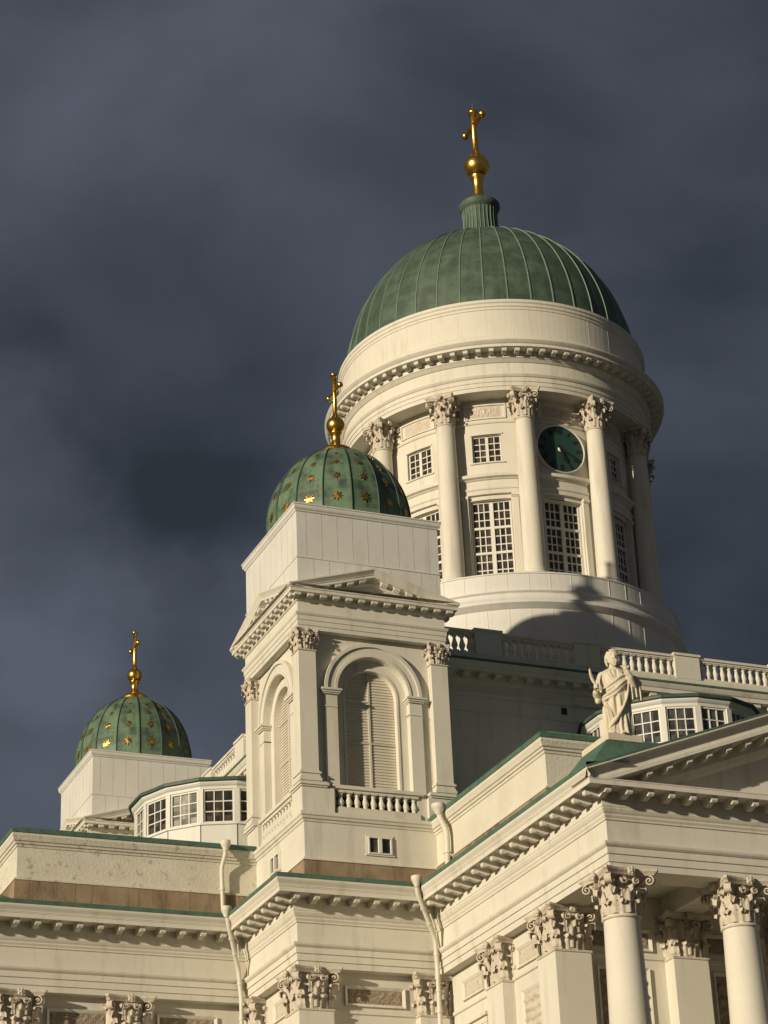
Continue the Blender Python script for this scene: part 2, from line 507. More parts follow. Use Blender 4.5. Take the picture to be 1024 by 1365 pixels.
def capital_mesh(name, b, a, h, square=False):
    """Corinthian capital: bell, two rows of acanthus, corner volutes, concave abacus with fleurons"""
    mb = MB()
    def rad(th):
        if not square:
            return b
        return b / max(abs(math.cos(th)), abs(math.sin(th)), 0.78)
    n = 32
    rows = []
    for j in range(9):
        t = j / 8
        k = 0.93 + 0.02 * t + 0.22 * max(0, t - 0.55) ** 1.5
        rows.append([(rad(2 * PI * i / n) * k * math.cos(2 * PI * i / n), rad(2 * PI * i / n) * k * math.sin(2 * PI * i / n), t * h * 0.87) for i in range(n)])
    mb.grid(rows, None, True, True)
    # astragal ring
    if not square:
        mb.lathe([(b * 0.95, -0.05 * h), (b * 1.05, -0.045 * h), (b * 1.08, -0.015 * h), (b * 1.05, 0.015 * h), (b * 0.95, 0.02 * h)], 28)
    else:
        mb.box(-b * 1.05, b * 1.05, -b * 1.05, b * 1.05, -0.05 * h, 0.0)
    w0 = 2 * PI * b / 8
    cnt = 12 if square else 8
    if square:
        w0 = 8 * b / cnt
    for k in range(cnt):
        th = 2 * PI * (k + 0.5) / cnt
        leaf(mb, rad(th) * 0.94, th, 0.0, 0.36 * h, w0 * 0.98, 0.12 * h, None)
    for k in range(8):
        th = 2 * PI * k / 8
        leaf(mb, rad(th) * 0.96, th, 0.05 * h, 0.62 * h, w0 * 0.95, 0.17 * h, None)
    for k in range(8):                                # caulicoli leaves that carry the volutes
        th = 2 * PI * (k + 0.5) / 8
        leaf(mb, rad(th) * 0.98, th, 0.40 * h, 0.42 * h, w0 * 0.6, 0.12 * h, None)
    za = Vector((0, 0, 1))
    for k in range(4):
        th = PI / 4 + k * PI / 2
        d = Vector((math.cos(th), math.sin(th), 0))
        s = Vector((-d.y, d.x, 0))
        spiral(mb, d * (a * 1.414 * 0.73) + za * (0.745 * h), d, za, s, 0.125 * h, 0.15 * h)
        # stalk that rises from the bell into the volute
        mb.tube([tuple(d * rad(th) * 0.9 + za * 0.42 * h), tuple(d * (rad(th) * 1.05) + za * 0.66 * h), tuple(d * (a * 1.414 * 0.66) + za * 0.85 * h)],
                [0.05 * h, 0.06 * h, 0.05 * h], 6)
        for sg in (-1, 1):                            # small inner helices each side of the fleuron
            th2 = k * PI / 2
            e = Vector((math.cos(th2), math.sin(th2), 0))
            f = Vector((-e.y, e.x, 0))
            spiral(mb, e * (b * 1.22) + f * (sg * 0.16 * h) + za * (0.73 * h), f * sg * -1, za, e, 0.10 * h, 0.10 * h, 1.3, 14)
        th2 = k * PI / 2
        e = Vector((math.cos(th2), math.sin(th2), 0))
        f = Vector((-e.y, e.x, 0))
        for q in range(5):
            aa = q * 2 * PI / 5
            mb.ball(tuple(e * (a * 0.90) + f * (0.06 * h * math.cos(aa)) + za * (0.925 * h + 0.06 * h * math.sin(aa))), 0.05 * h, 8)
        mb.ball(tuple(e * (a * 0.93) + za * (0.925 * h)), 0.045 * h, 8)
    # abacus
    out = []
    for k in range(4):
        th = PI / 4 + k * PI / 2
        c = Vector((math.cos(th), math.sin(th), 0)) * a * 1.414
        c2 = Vector((math.cos(th + PI / 2), math.sin(th + PI / 2), 0)) * a * 1.414
        nm = -(c + c2).normalized()
        for j in range(9):
            t = 0.055 + 0.89 * j / 8
            p = c.lerp(c2, t) + nm * (0.21 * a * math.sin(PI * t))
            out.append(p)
    for (k0, z0), (k1, z1) in (((0.90, 0.86 * h), (0.93, 0.90 * h)), ((0.93, 0.90 * h), (1.0, 0.95 * h)), ((1.0, 0.95 * h), (1.0, h))):
        mb.grid([[(p.x * k0, p.y * k0, z0) for p in out], [(p.x * k1, p.y * k1, z1) for p in out]], None, False, True)
    mb.poly([(p.x, p.y, h) for p in out])
    mb.poly([(p.x * 0.9, p.y * 0.9, 0.86 * h) for p in out][::-1])
    o = mb
    me = bpy.data.meshes.new(name)
    me.from_pydata(o.v, [], o.f)
    me.materials.append(ORNAMENT)
    me.polygons.foreach_set('use_smooth', o.s)
    me.update()
    return me

CAP_DRUM = capital_mesh('capital', 0.49, 0.83, 1.60)
CAP_PORTICO = capital_mesh('capital', 0.64, 1.10, 1.58)
CAP_ANTA = capital_mesh('capital', 0.72, 1.10, 1.60, True)
CAP_TOWER = capital_mesh('capital', 0.40, 0.56, 0.92, True)

def modillion(mb, w, d, h):
    """scroll bracket: local x across, -y outwards (0..d), hanging from z=0"""
    prof = [(0, 0), (0, -h * 0.8), (0.15 * d, -h * 0.95), (0.32 * d, -h), (0.5 * d, -h * 0.9), (0.64 * d, -h * 0.74), (0.74 * d, -h * 0.74),
            (0.84 * d, -h * 0.86), (0.94 * d, -h * 0.84), (d, -h * 0.66), (d, -h * 0.22), (1.04 * d, -h * 0.2), (1.04 * d, 0)]
    n = len(prof)
    L_ = [(-w / 2, -o, z) for o, z in prof]
    R_ = [(w / 2, -o, z) for o, z in prof]
    mb.add(L_ + R_, [(i, i + 1, n + i + 1, n + i) for i in range(n - 1)], None, False)
    mb.poly(L_[::-1])
    mb.poly(R_)
    mb.box(-w * 0.68, w * 0.68, -1.07 * d, -0.0, -h * 0.13, 0.002)

def run_modillions(mb, p, q, o, z, step, w, d, h, e0, e1):
    """modillions along the segment p->q (outwards on the right), base plane o out; e0/e1 lengthen (+) or shorten the run"""
    p, q = Vector(p), Vector(q)
    dr = (q - p).normalized()
    nr = Vector((dr.y, -dr.x))
    a, bl = -e0, (q - p).length + e1
    n = max(1, round((bl - a) / step))
    M0 = mb.M.copy()
    ang = math.atan2(dr.y, dr.x)
    for i in range(n + 1):
        c = p + dr * (a + (bl - a) * i / n) + nr * o
        mb.M = M0 @ T(c.x, c.y, z) @ RZ(ang)
        modillion(mb, w, d, h)
    mb.M = M0

def arch_pts(cx, r, spring, z0, n=24):
    return [(cx - r, z0)] + [(cx - r * math.cos(PI * i / n), spring + r * math.sin(PI * i / n)) for i in range(n + 1)] + [(cx + r, z0)]

def arch_band(mb, cx, r0, r1, spring, z0, front, back, m=None):
    A, B = arch_pts(cx, r0, spring, z0), arch_pts(cx, r1, spring, z0)
    fr = lambda P, f: [(x, -f, z) for x, z in P]
    mb.grid([fr(B, front), fr(A, front)], m, False)
    mb.grid([fr(B, back), fr(B, front)], m, False)
    mb.grid([fr(A, front), fr(A, back)], m, False)

def arch_plate(mb, x0, x1, z0, z1, cx, r, spring, front, back, m=None):
    A = arch_pts(cx, r, spring, z0)
    Bp = [(x0, z0)]
    for x, z in A[1:-1]:
        dx, dz = x - cx, z - spring
        k = 1e9
        if dx < -1e-6: k = min(k, (x0 - cx) / dx)
        if dx > 1e-6: k = min(k, (x1 - cx) / dx)
        if dz > 1e-6: k = min(k, (z1 - spring) / dz)
        Bp.append((cx + dx * k, spring + dz * k))
    Bp.append((x1, z0))
    # square off the two corners
    for i in range(1, len(Bp) - 2):
        (ax, az), (bx, bz) = Bp[i], Bp[i + 1]
        if abs(ax - x0) < 1e-6 and abs(bz - z1) < 1e-6 and abs(bx - x0) > 1e-6:
            mb.poly([(ax, -front, az), (bx, -front, bz), (x0, -front, z1)], m)
        if abs(az - z1) < 1e-6 and abs(bx - x1) < 1e-6 and abs(ax - x1) > 1e-6:
            mb.poly([(ax, -front, az), (bx, -front, bz), (x1, -front, z1)], m)
    fr = lambda P, f: [(x, -f, z) for x, z in P]
    mb.grid([fr(Bp, front), fr(A, front)], m, False)
    mb.grid([fr(A, front), fr(A, back)], m, False)

def square(h, cx=0, cy=0):
    return [(cx - h, cy - h), (cx + h, cy - h), (cx + h, cy + h), (cx - h, cy + h)]

def window_mb(w, h, cols, rows, casements=2, muntin=0.05, frame=0.09, groups=1, bar=0.10, glass=1):
    """glazed window in the local xz plane, facing -y, centre at origin: material 0 frame, 1 glass"""
    mb = MB()
    mb.box(-w / 2, w / 2, 0.03, 0.05, -h / 2, h / 2, 1)
    for s in (-1, 1):
        mb.box(s * w / 2 - (frame if s > 0 else 0), s * w / 2 + (frame if s < 0 else 0), -0.06, 0.04, -h / 2, h / 2)
    for s in (-1, 1):
        mb.box(-w / 2 + frame, w / 2 - frame, -0.058, 0.04, s * h / 2 - (frame if s > 0 else 0), s * h / 2 + (frame if s < 0 else 0))
    iw, ih = w - 2 * frame, h - 2 * frame
    cw = iw / casements
    for c in range(casements):
        x0 = -iw / 2 + c * cw
        if c:
            mb.box(x0 - bar * 0.8, x0 + bar * 0.8, -0.075, 0.04, -ih / 2, ih / 2)
        xl, xr = x0 + (bar * 0.8 if c else 0), x0 + cw - (bar * 0.8 if c < casements - 1 else 0)
        for i in range(1, cols):
            x = xl + (xr - xl) * i / cols
            mb.box(x - muntin / 2, x + muntin / 2, -0.02, 0.035, -ih / 2, ih / 2)
    gh = ih / groups
    for g in range(groups):
        z0 = -ih / 2 + g * gh
        if g:
            mb.box(-iw / 2, iw / 2, -0.07, 0.038, z0 - bar / 2, z0 + bar / 2)
        for i in range(1, rows):
            z = z0 + gh * i / rows
            mb.box(-iw / 2, iw / 2, -0.018, 0.036, z - muntin / 2, z + muntin / 2)
    return mb

def baluster_mesh(h, r):
    mb = MB()
    mb.box(-r, r, -r, r, 0, 0.09 * h)
    mb.lathe([(0.75 * r, 0.09 * h), (0.85 * r, 0.13 * h), (0.55 * r, 0.17 * h), (0.80 * r, 0.26 * h), (1.0 * r, 0.36 * h), (0.92 * r, 0.46 * h), (0.66 * r, 0.60 * h),
              (0.48 * r, 0.74 * h), (0.46 * r, 0.80 * h), (0.72 * r, 0.83 * h), (0.72 * r, 0.86 * h), (0.5 * r, 0.88 * h), (0.8 * r, 0.92 * h)], 12)
    mb.box(-r * 0.95, r * 0.95, -r * 0.95, r * 0.95, 0.92 * h, h)
    me = bpy.data.meshes.new('baluster')
    me.from_pydata(mb.v, [], mb.f)
    me.materials.append(PLASTER)
    me.polygons.foreach_set('use_smooth', mb.s)
    me.update()
    return me

def relief_panel(w, h, seed, mat=None, amp=0.06, frame=0.12):
    """framed panel with carved scrollwork in low relief, local xz plane facing -y"""
    mb = MB()
    nx, nz = max(10, int(w / 0.05)), max(8, int(h / 0.05))
    nx, nz = min(nx, 70), min(nz, 60)
    rows = []
    for j in range(nz + 1):
        row = []
        for i in range(nx + 1):
            x, z = -w / 2 + w * i / nx, -h / 2 + h * j / nz
            u = abs(x)
            cell = min(h, w) * 0.55
            k = math.floor(u / cell)
            cxx, czz = (k + 0.5) * cell, (0.18 if k % 2 else -0.18) * h
            dx, dz = u - cxx, z - czz
            rr, aa = math.hypot(dx, dz), math.atan2(dz, dx)
            v = 0.5 + 0.5 * math.sin(rr / (cell * 0.16) * 2.2 - aa * (1 if k % 2 else -1))
            v *= 0.65 + 0.5 * noise.noise(Vector((x * 6 + seed, z * 6, seed)))
            e = min(1, min(w / 2 - u, h / 2 - abs(z)) / 0.06)
            row.append((x, -amp * max(0, v) * max(0, e), z))
        rows.append(row)
    mb.grid(rows, 1, True)
    path = [(-w / 2, -h / 2), (w / 2, -h / 2), (w / 2, h / 2), (-w / 2, h / 2)]
    for p0, p1, y0, y1 in ((0.0, frame * 0.45, -0.01, -0.05), (frame * 0.45, frame, -0.05, -0.09), (frame, frame, -0.09, 0.03)):
        a = [(x + (p0 if x > 0 else -p0), y0, z + (p0 if z > 0 else -p0)) for x, z in path]
        b = [(x + (p1 if x > 0 else -p1), y1, z + (p1 if z > 0 else -p1)) for x, z in path]
        mb.grid([a, b], 0, False, True)
    return mb

# ================================================================== the setting
g = MB()
S = 700
g.quad((-S, -S, -24.0), (S, -S, -24.0), (S, S, -24.0), (-S, S, -24.0))
o = g.build('square_ground', PAVE)
o['kind'] = 'structure'
g = MB()
for k in range(12):                                  # the broad granite steps the church stands on
    hw = 44 + (11 - k) * 0.9
    g.sweep([(0, -24.0 + k * 0.96), (0, -24.0 + (k + 1) * 0.96), (-0.92, -24.0 + (k + 1) * 0.96)], square(hw))
g.sweep([(0, -12.48), (-44.0, -12.479)], square(44))
o = g.build('terrace', PAVE)
o['kind'] = 'structure'

# ================================================================== the cathedral
church = bpy.data.objects.new('cathedral', None)
COL.objects.link(church)
church.location = (0, 0, -12.48)
tag(church, 'cream plastered cathedral with green copper domes, corner bell towers and columned portico', 'cathedral')
def part(mb, name, mats):
    return mb.build(name, mats, church, (0, 0, 12.48))        # meshes carry absolute heights
def sub(parent, name, data, loc=(0, 0, 0), rz=0.0, label=None):
    o = bpy.data.objects.new(name, data)
    COL.objects.link(o)
    o.parent = parent
    o.location = loc
    o.rotation_euler = (0, 0, rz)
    if label:
        o['label'] = label
    return o

# ------------------------------------------------------------------ body walls, entablature
A, B, LL = 13.93, 19.95, 34.7
def plus(a, b, l):
    return [(-a, -l), (a, -l), (a, -b), (b, -b), (b, -a), (l, -a), (l, a), (b, a), (b, b), (a, b), (a, l), (-a, l), (-a, b), (-b, b), (-b, a),
            (-l, a), (-l, -a), (-b, -a), (-b, -b), (-a, -b)]
body = MB()
# wall sheet behind the pilasters
body.sweep([(0.05, -12.5), (0.05, -11.2), (0.0, -11.1), (0.0, -0.78), (0.07, -0.74), (0.07, -0.62), (0.0, -0.58), (0.0, 1.70)],
           plus(A - 0.45, B - 0.45, 29.6))
walls = part(body, 'nave_wall', [PLASTER])

ent = MB()
loop = plus(A, B, LL)
ent.sweep([(-1.3, 1.68), (-1.3, 0.88), (0.0, 0.88), (0.0, 1.12), (0.05, 1.13), (0.05, 1.40), (0.10, 1.41), (0.10, 1.64), (0.14, 1.66), (0.20, 1.72), (0.22, 1.78), (0.22, 1.82),
           (0.0, 1.85), (0.0, 2.62), (0.05, 2.64), (0.05, 2.70), (0.10, 2.78), (0.10, 2.84), (0.15, 2.90), (0.20, 3.0), (0.20, 3.06),
           (0.22, 3.07), (0.22, 3.58), (1.06, 3.58), (1.06, 3.52), (1.11, 3.52), (1.11, 3.69), (1.13, 3.70), (1.13, 3.74), (-0.4, 3.78)], loop)
n = len(loop)
for i in range(n):
    p, q = loop[i], loop[(i + 1) % n]
    d0 = Vector(p) - Vector(loop[i - 1])
    d1 = Vector(q) - Vector(p)
    d2 = Vector(loop[(i + 2) % n]) - Vector(q)
    cv0 = d0.x * d1.y - d0.y * d1.x > 0
    cv1 = d1.x * d2.y - d1.y * d2.x > 0
    run_modillions(ent, p, q, 0.22, 3.58, 0.835, 0.22, 0.74, 0.29, 0.32 if cv0 else -1.30, 0.32 if cv1 else -1.30)
# cymatium and copper eaves everywhere but on the gable fronts
cyma = [(1.02, 3.745), (1.135, 3.75), (1.14, 3.80), (1.17, 3.85), (1.23, 3.93), (1.25, 3.98), (1.25, 4.04), (1.27, 4.05, 1), (1.27, 4.20, 1), (1.24, 4.23, 1), (-0.5, 4.42, 1)]
def rot4(p, k):
    for _ in range(k):
        p = (-p[1], p[0])
    return p
for k in range(4):
    path = [(-LL - 1.25 + 0.0, -A), (-B, -A), (-B, -B), (-A, -B), (-A, -LL - 1.25)]
    ent.sweep(cyma, [rot4(p, k) for p in path], False)
entab = part(ent, 'entablature', [PLASTER, TRIM])

# attic over each arm
att = MB()
attloop = plus(13.5, 15.0, 29.6)
att.sweep([(0.10, 4.0, 1), (0.10, 5.50, 1), (0.0, 5.51, 1), (0.13, 5.50, 0), (0.13, 5.56, 0), (0.05, 5.62, 0), (0.0, 5.64, 0), (0.0, 6.90, 0), (0.04, 6.91, 0), (0.06, 7.0, 0), (0.12, 7.02, 0),
           (0.14, 7.10, 0), (0.20, 7.13, 0), (0.25, 7.26, 0), (0.28, 7.32, 0), (0.28, 7.43, 0), (0.32, 7.44, 2), (0.32, 7.60, 2), (0.28, 7.66, 2), (-12.0, 9.6, 2)], attloop)
# joints between the granite blocks
for k in range(9):
    x = -29.1 + k * 1.42 + (0.0, 0.5, -0.2, 0.35, 0.1, -0.3, 0.45, 0.0, 0.2)[k]
    att.box(x, x + 0.02, -13.603, -13.58, 4.2, 5.49, 3)
# standing seams on the hipped copper
tg = 0.41
att.add([(-13.75, -29.86, 7.655), (13.75, -29.86, 7.655), (11.2, -26.0, 7.655 + 3.86 * tg), (-11.2, -26.0, 7.655 + 3.86 * tg), (11.2, -22.0, 8.6), (-11.2, -22.0, 8.6), (-13.4, -22.0, 7.6), (13.4, -22.0, 7.6)],
        [(0, 1, 2, 3), (3, 2, 4, 5), (0, 3, 5, 6), (1, 7, 4, 2)], 2, False)
for k in range(40):
    x = -12.4 + k * 0.62
    att.M = T(x, -29.86, 7.66) @ Matrix.Rotation(math.atan(tg), 4, 'X')
    att.box(-0.025, 0.025, 0.02, 2.2, -0.02, 0.03, 2)
att.M = Matrix.Identity(4)
attic = part(att, 'attic', [WEATHERED, GRANITE, TRIM, mottled('granite joint', (0.15, 0.10, 0.065), (0.26, 0.185, 0.12), 2.0, 0.9)])

# gabled portico roofs with raking cornices
def rake(mb, half, slope, ztop, prof, clamp=None, n=80):
    rows = []
    for i in range(n + 1):
        x = -half + 2 * half * i / n
        zt = ztop + slope * (half - abs(x))
        rows.append((x, zt))
    for p, q in zip(prof[:-1], prof[1:]):
        mm = q[2] if len(q) > 2 else None
        fz = lambda z: max(z, clamp) if clamp is not None else z
        a = [(x, -p[0], fz(zt + p[1])) for x, zt in rows]
        b = [(x, -q[0], fz(zt + q[1])) for x, zt in rows]
        mb.grid([b, a], mm, False)
    for x, zt in (rows[0], rows[-1]):
        mb.poly([(x, -p[0], max(zt + p[1], clamp if clamp is not None else -1e9)) for p in prof if p[0] > 0.35])

def gable(rot):
    mb = MB()
    mb.M = RZ(rot) @ T(0, -LL, 0)
    H, SL = 15.17, 0.364
    rake(mb, H, SL, 4.06, [(-5.2, 0.05, 1), (1.26, 0.05, 1), (1.26, -0.01, 1), (1.24, -0.02, 0), (1.24, -0.09, 0), (1.17, -0.11, 0), (1.08, -0.17, 0), (1.03, -0.27, 0), (1.01, -0.40, 0),
                           (1.01, -0.52, 0), (1.10, -0.53, 0), (1.10, -0.68, 0), (1.05, -0.72, 0), (0.30, -0.72, 0), (0.30, -1.10, 0), (0.24, -1.18, 0), (0.16, -1.30, 0), (0.08, -1.36, 0), (-0.10, -1.40, 0)], 3.742)
    # tympanum
    mb.poly([(-H + 0.5, 0.10, 3.5), (H - 0.5, 0.10, 3.5), (0, 0.10, 3.5 + SL * (H - 0.5))])
    for s in (-1, 1):
        L_ = 2.6
        x = 2.6
        while x < 15.0:
            zt = 4.06 + SL * x - 0.72
            if zt - 0.35 > 3.75:
                M0 = mb.M.copy()
                mb.M = M0 @ T(s * (-H + x), -0.30, zt) @ Matrix(((1, 0, 0, 0), (0, 1, 0, 0), (s * SL, 0, 1, 0), (0, 0, 0, 1)))
                modillion(mb, 0.22, 0.68, 0.27)
                mb.M = M0
            x += 0.83
    return mb
gable_o = part(gable(0), 'pediment', [PLASTER, TRIM])
gable_w = part(gable(-PI / 2), 'pediment', [PLASTER, TRIM])

# porticos: columns, antae, rear wall, ceiling
def portico(rot, name):
    mb = MB()
    mb.M = RZ(rot)
    mb.box(-12.6, 12.6, -33.4, -29.65, 1.60, 1.75)                   # ceiling
    for x in (-8.55, -3.9, 3.9, 8.55):
        mb.box(x - 0.6, x + 0.6, -33.42, -29.62, 0.885, 1.62)          # beams from column to anta
    mb.box(-13.9, -12.65, -33.42, -29.62, 0.883, 1.61)
    mb.box(12.65, 13.9, -33.42, -29.62, 0.883, 1.61)
    mb.box(-14.6, 14.6, -36.0, -29.6, -13.5, -12.47)
    p = part(mb, name, [PLASTER])
    return p
shaft = MB()
prof = []
for j in range(17):
    t = j / 16
    prof.append((0.79 - 0.165 * max(0, t - 0.25) ** 1.35 / 0.75 ** 1.35, -11.9 + t * 11.20))
shaft.lathe(prof, 40)
shaft.lathe([(0.62, -0.74), (0.69, -0.73), (0.70, -0.70), (0.69, -0.67), (0.62, -0.66)], 32)
shaft.lathe([(1.05, -12.2), (1.06, -12.1), (0.95, -12.02), (0.88, -11.98), (0.98, -11.93), (0.96, -11.87), (0.80, -11.82)], 32)
shaft.box(-1.08, 1.08, -1.08, 1.08, -12.48, -12.2)
shaft_me = bpy.data.meshes.new('column')
shaft_me.from_pydata(shaft.v, [], shaft.f)
shaft_me.materials.append(PLASTER)
shaft_me.polygons.foreach_set('use_smooth', shaft.s)
for rot, nm in ((0, 'portico'), (-PI / 2, 'portico')):
    P = portico(rot, nm)
    Mr = RZ(rot)
    for x in (-13.3, -8.6, -3.9, 3.9, 8.6, 13.3):
        v = Mr @ Vector((x, -34.05, 0))
        sub(P, 'column', shaft_me, v, rot)
        sub(P, 'capital', CAP_PORTICO, v + Vector((0, 0, -0.70)), rot)

# antae and wall pilasters
pil = MB()
b_ = 0.72
pil.box(-b_, b_, -b_, b_, -12.48, -0.72)
pil.sweep([(0.12, -12.5), (0.12, -11.95), (0.05, -11.85), (0.0, -11.8)], square(b_ + 0.002))
pil_me = bpy.data.meshes.new('pilaster')
pil_me.from_pydata(pil.v, [], pil.f)
pil_me.materials.append(PLASTER)
spots = [(-13.25, -29.45), (-13.25, -24.95), (-19.23, -19.23), (-14.15, -19.23)]
spots += [(y, x) for x, y in spots if (x, y) != (-19.23, -19.23)]
spots += [(x, -29.55) for x in (-8.5, -3.9, 3.9, 8.5)] + [(13.25, -29.45)] + [(-29.55, y) for y in (-8.5, -3.9)]
for x, y in spots:
    sub(walls, 'pilaster', pil_me, (x, y, 0))
    sub(walls, 'capital', CAP_ANTA, (x, y, -0.72))

# carved panels under the entablature
sp_small = relief_panel(1.55, 0.50, 1.0).build('relief_panel', [PLASTER, RELIEF])
sp_long = relief_panel(2.3, 0.56, 2.0).build('relief_panel', [PLASTER, RELIEF])
sp_tall = relief_panel(1.35, 3.4, 3.0, amp=0.16).build('relief_panel', [PLASTER, ORNAMENT])
sp_dark = relief_panel(1.9, 3.4, 4.0, amp=0.16).build('relief_panel', [PLASTER, RELIEF])
sp_tan = relief_panel(1.7, 0.52, 5.0, amp=0.07).build('relief_panel', [PLASTER, ORNAMENT])
protos = (sp_small, sp_long, sp_tall, sp_dark, sp_tan)
wx = A - 0.45
for d, x, y, z, rz in ((sp_long, -26.95, -wx - 0.012, -0.05, 0), (sp_long, -22.4, -wx - 0.012, -0.05, 0), (sp_long, -16.6, -B + 0.438, -0.04, 0),
                       (sp_tan, -wx - 0.012, -22.1, -0.04, -PI / 2), (sp_tan, -wx - 0.012, -27.1, -0.04, -PI / 2), (sp_tall, -wx - 0.012, -27.2, -3.15, -PI / 2),
                       (sp_tan, -B + 0.438, -17.0, -0.04, -PI / 2),
                       (sp_dark, -11.0, -29.612, -2.9, 0), (sp_dark, -6.2, -29.612, -2.9, 0), (sp_dark, 0, -29.612, -2.9, 0),
                       (sp_long, -11.0, -29.612, -0.05, 0), (sp_long, -6.2, -29.612, -0.05, 0), (sp_long, 0, -29.612, -0.05, 0)):
    sub(walls, 'relief_panel', d.data, (x, y, z), rz)
for o in protos:
    bpy.data.objects.remove(o)
# window high in the wing wall between pilaster and tower
wm = window_mb(1.8, 4.2, 3, 2, 2, groups=4).build('window', [FRAME, GLASS])
sub(walls, 'window', wm.data, (-wx - 0.07, -22.2, -3.95), -PI / 2)
bpy.data.objects.remove(wm)
wsur = MB()
wsur.M = T(-wx, -22.2, -3.95) @ RZ(-PI / 2)
for s in (-1, 1):
    wsur.box(s * 1.10 - 0.17, s * 1.10 + 0.17, -0.20, 0.02, -2.2, 2.20)
wsur.box(-1.34, 1.34, -0.22, 0.02, 2.2, 2.42)
wsur.box(-1.48, 1.48, -0.34, 0.02, 2.42, 2.55)
wsur.build('window_surround', PLASTER, walls)

# ------------------------------------------------------------------ crossing block with balustrade
cr_ = MB()
ch = 14.2
cr_.sweep([(0, 4.0), (0, 14.66), (0.05, 14.68), (0.05, 14.74), (0.0, 14.76), (0.0, 15.42), (0.08, 15.45), (0.14, 15.52), (0.14, 15.60), (0.0, 15.64), (0.0, 16.0), (0.1, 16.04), (0.16, 16.12), (0.18, 16.2),
           (0.2, 16.42), (0.64, 16.42), (0.64, 16.62), (0.68, 16.64), (0.74, 16.76), (0.78, 16.86), (0.82, 16.88, 1), (0.82, 16.97, 1), (0.40, 17.02, 1),
           (0.40, 17.03, 0), (0.40, 17.34, 0), (0.36, 17.36, 0), (-0.1, 17.37, 0), (-0.1, 17.2, 0), (-14.0, 17.21, 0)], square(ch))
for k in range(4):
    sq = square(ch)
    run_modillions(cr_, sq[k], sq[(k + 1) % 4], 0.19, 16.42, 0.80, 0.34, 0.36, 0.22, 0.1, 0.1)
cr_.box(-4.62, -4.34, -14.23, -14.19, 15.02, 15.34, 2)
crossing = part(cr_, 'crossing_block', [PLASTER, TRIM, DARK])
BAL = baluster_mesh(0.90, 0.15)
piers = [-13.35, -8.28, -3.22, 2.05, 7.25, 12.6]
for side in (0, 1):
    bl = MB()
    def pt(x, y):
        return (x, y) if side == 0 else (y, x)
    def bx(x0, x1, y0, y1, z0, z1):
        if side == 0:
            bl.box(x0, x1, y0, y1, z0, z1)
        else:
            bl.box(y0, y1, x0, x1, z0, z1)
    yc = -14.34
    for xp in piers:
        bx(xp - 0.66, xp + 0.66, yc - 0.27, yc + 0.27, 17.345, 18.50)
        bx(xp - 0.72, xp + 0.72, yc - 0.33, yc + 0.33, 18.50, 18.62)
    for x0, x1 in zip(piers[:-1], piers[1:]):
        bx(x0 + 0.66, x1 - 0.66, yc - 0.19, yc + 0.19, 17.35, 17.45)
        bx(x0 + 0.66, x1 - 0.66, yc - 0.17, yc + 0.17, 18.33, 18.42)
        bx(x0 + 0.66, x1 - 0.66, yc - 0.23, yc + 0.23, 18.42, 18.54)
    bal = part(bl, 'roof_balustrade', [PLASTER])
    for x0, x1 in zip(piers[:-1], piers[1:]):
        for k in range(10):
            x = x0 + 0.66 + (x1 - x0 - 1.32) * (k + 0.5) / 10
            p = pt(x, yc)
            if side == 1 and x > 8:
                continue
            sub(bal, 'baluster', BAL, (p[0], p[1], 17.44))

# ------------------------------------------------------------------ polygonal skylight bays on the arm roofs
def skylight(mirror):
    kr = 0.91 if mirror else 1.0
    def xy(r, a):
        r *= kr
        x, y = (-16.25 if mirror else -16.1) + r * math.cos(a), r * math.sin(a)
        return (x, y) if not mirror else (y - 0.22, x)
    N = 16
    mb = MB()
    ang = [R(11.25 + 22.5 * k) for k in range(N)]
    def ring(r, z):
        return [(*xy(r, a), z) for a in ang]
    def skin(p, m):
        rows = [ring(r, z) for r, z in p]
        for a, b in zip(rows[:-1], rows[1:]):
            mb.grid([a, b] if not mirror else [b, a], m, False, True)
    skin([(4.40, 7.5), (4.40, 11.86), (4.48, 11.87), (4.48, 11.98), (4.30, 11.99)], 0)
    skin([(4.36, 13.62), (4.42, 13.63), (4.42, 13.76), (4.5, 13.82), (4.56, 13.90), (4.56, 13.98)], 0)
    skin([(4.56, 13.98), (4.70, 13.99), (4.71, 14.10), (4.66, 14.15), (0.3, 15.0)], 1)
    for a in ang:                                   # corner posts and cladding joints
        x, y = xy(4.30, a)
        mb.M = T(x, y, 0) @ RZ(a if not mirror else PI / 2 - a)
        mb.box(-0.10, 0.11, -0.13, 0.13, 11.97, 13.64, 0)
        mb.box(0.08, 0.115, -0.015, 0.015, 8.0, 11.9, 2)
    mb.M = Matrix.Identity(4)
    o = part(mb, 'skylight_turret', [PANEL, DARKRIB, DARK])
    ap = 4.30 * math.cos(R(11.25))
    side = 2 * 4.30 * kr * math.sin(R(11.25)) - 0.22
    mats = ([FRAME, GLASS], [FRAME, GREYGLASS], [FRAME, PALEGLASS])
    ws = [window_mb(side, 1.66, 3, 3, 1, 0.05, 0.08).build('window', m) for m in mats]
    for k in range(N):
        a = R(22.5 * k)
        if not mirror:
            if math.cos(a) > 0.3: continue
            rz = a + PI / 2
        else:
            if math.cos(a) > 0.3: continue
            rz = PI / 2 - a + PI / 2
        x, y = xy(ap, a)
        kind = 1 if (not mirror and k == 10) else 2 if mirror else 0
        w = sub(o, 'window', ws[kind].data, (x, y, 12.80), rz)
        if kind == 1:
            w['label'] = 'window with pale grey panes'
    for w in ws:
        bpy.data.objects.remove(w)
    return o
skylight(False)
skylight(True)

# ------------------------------------------------------------------ main dome tower
dt = MB()
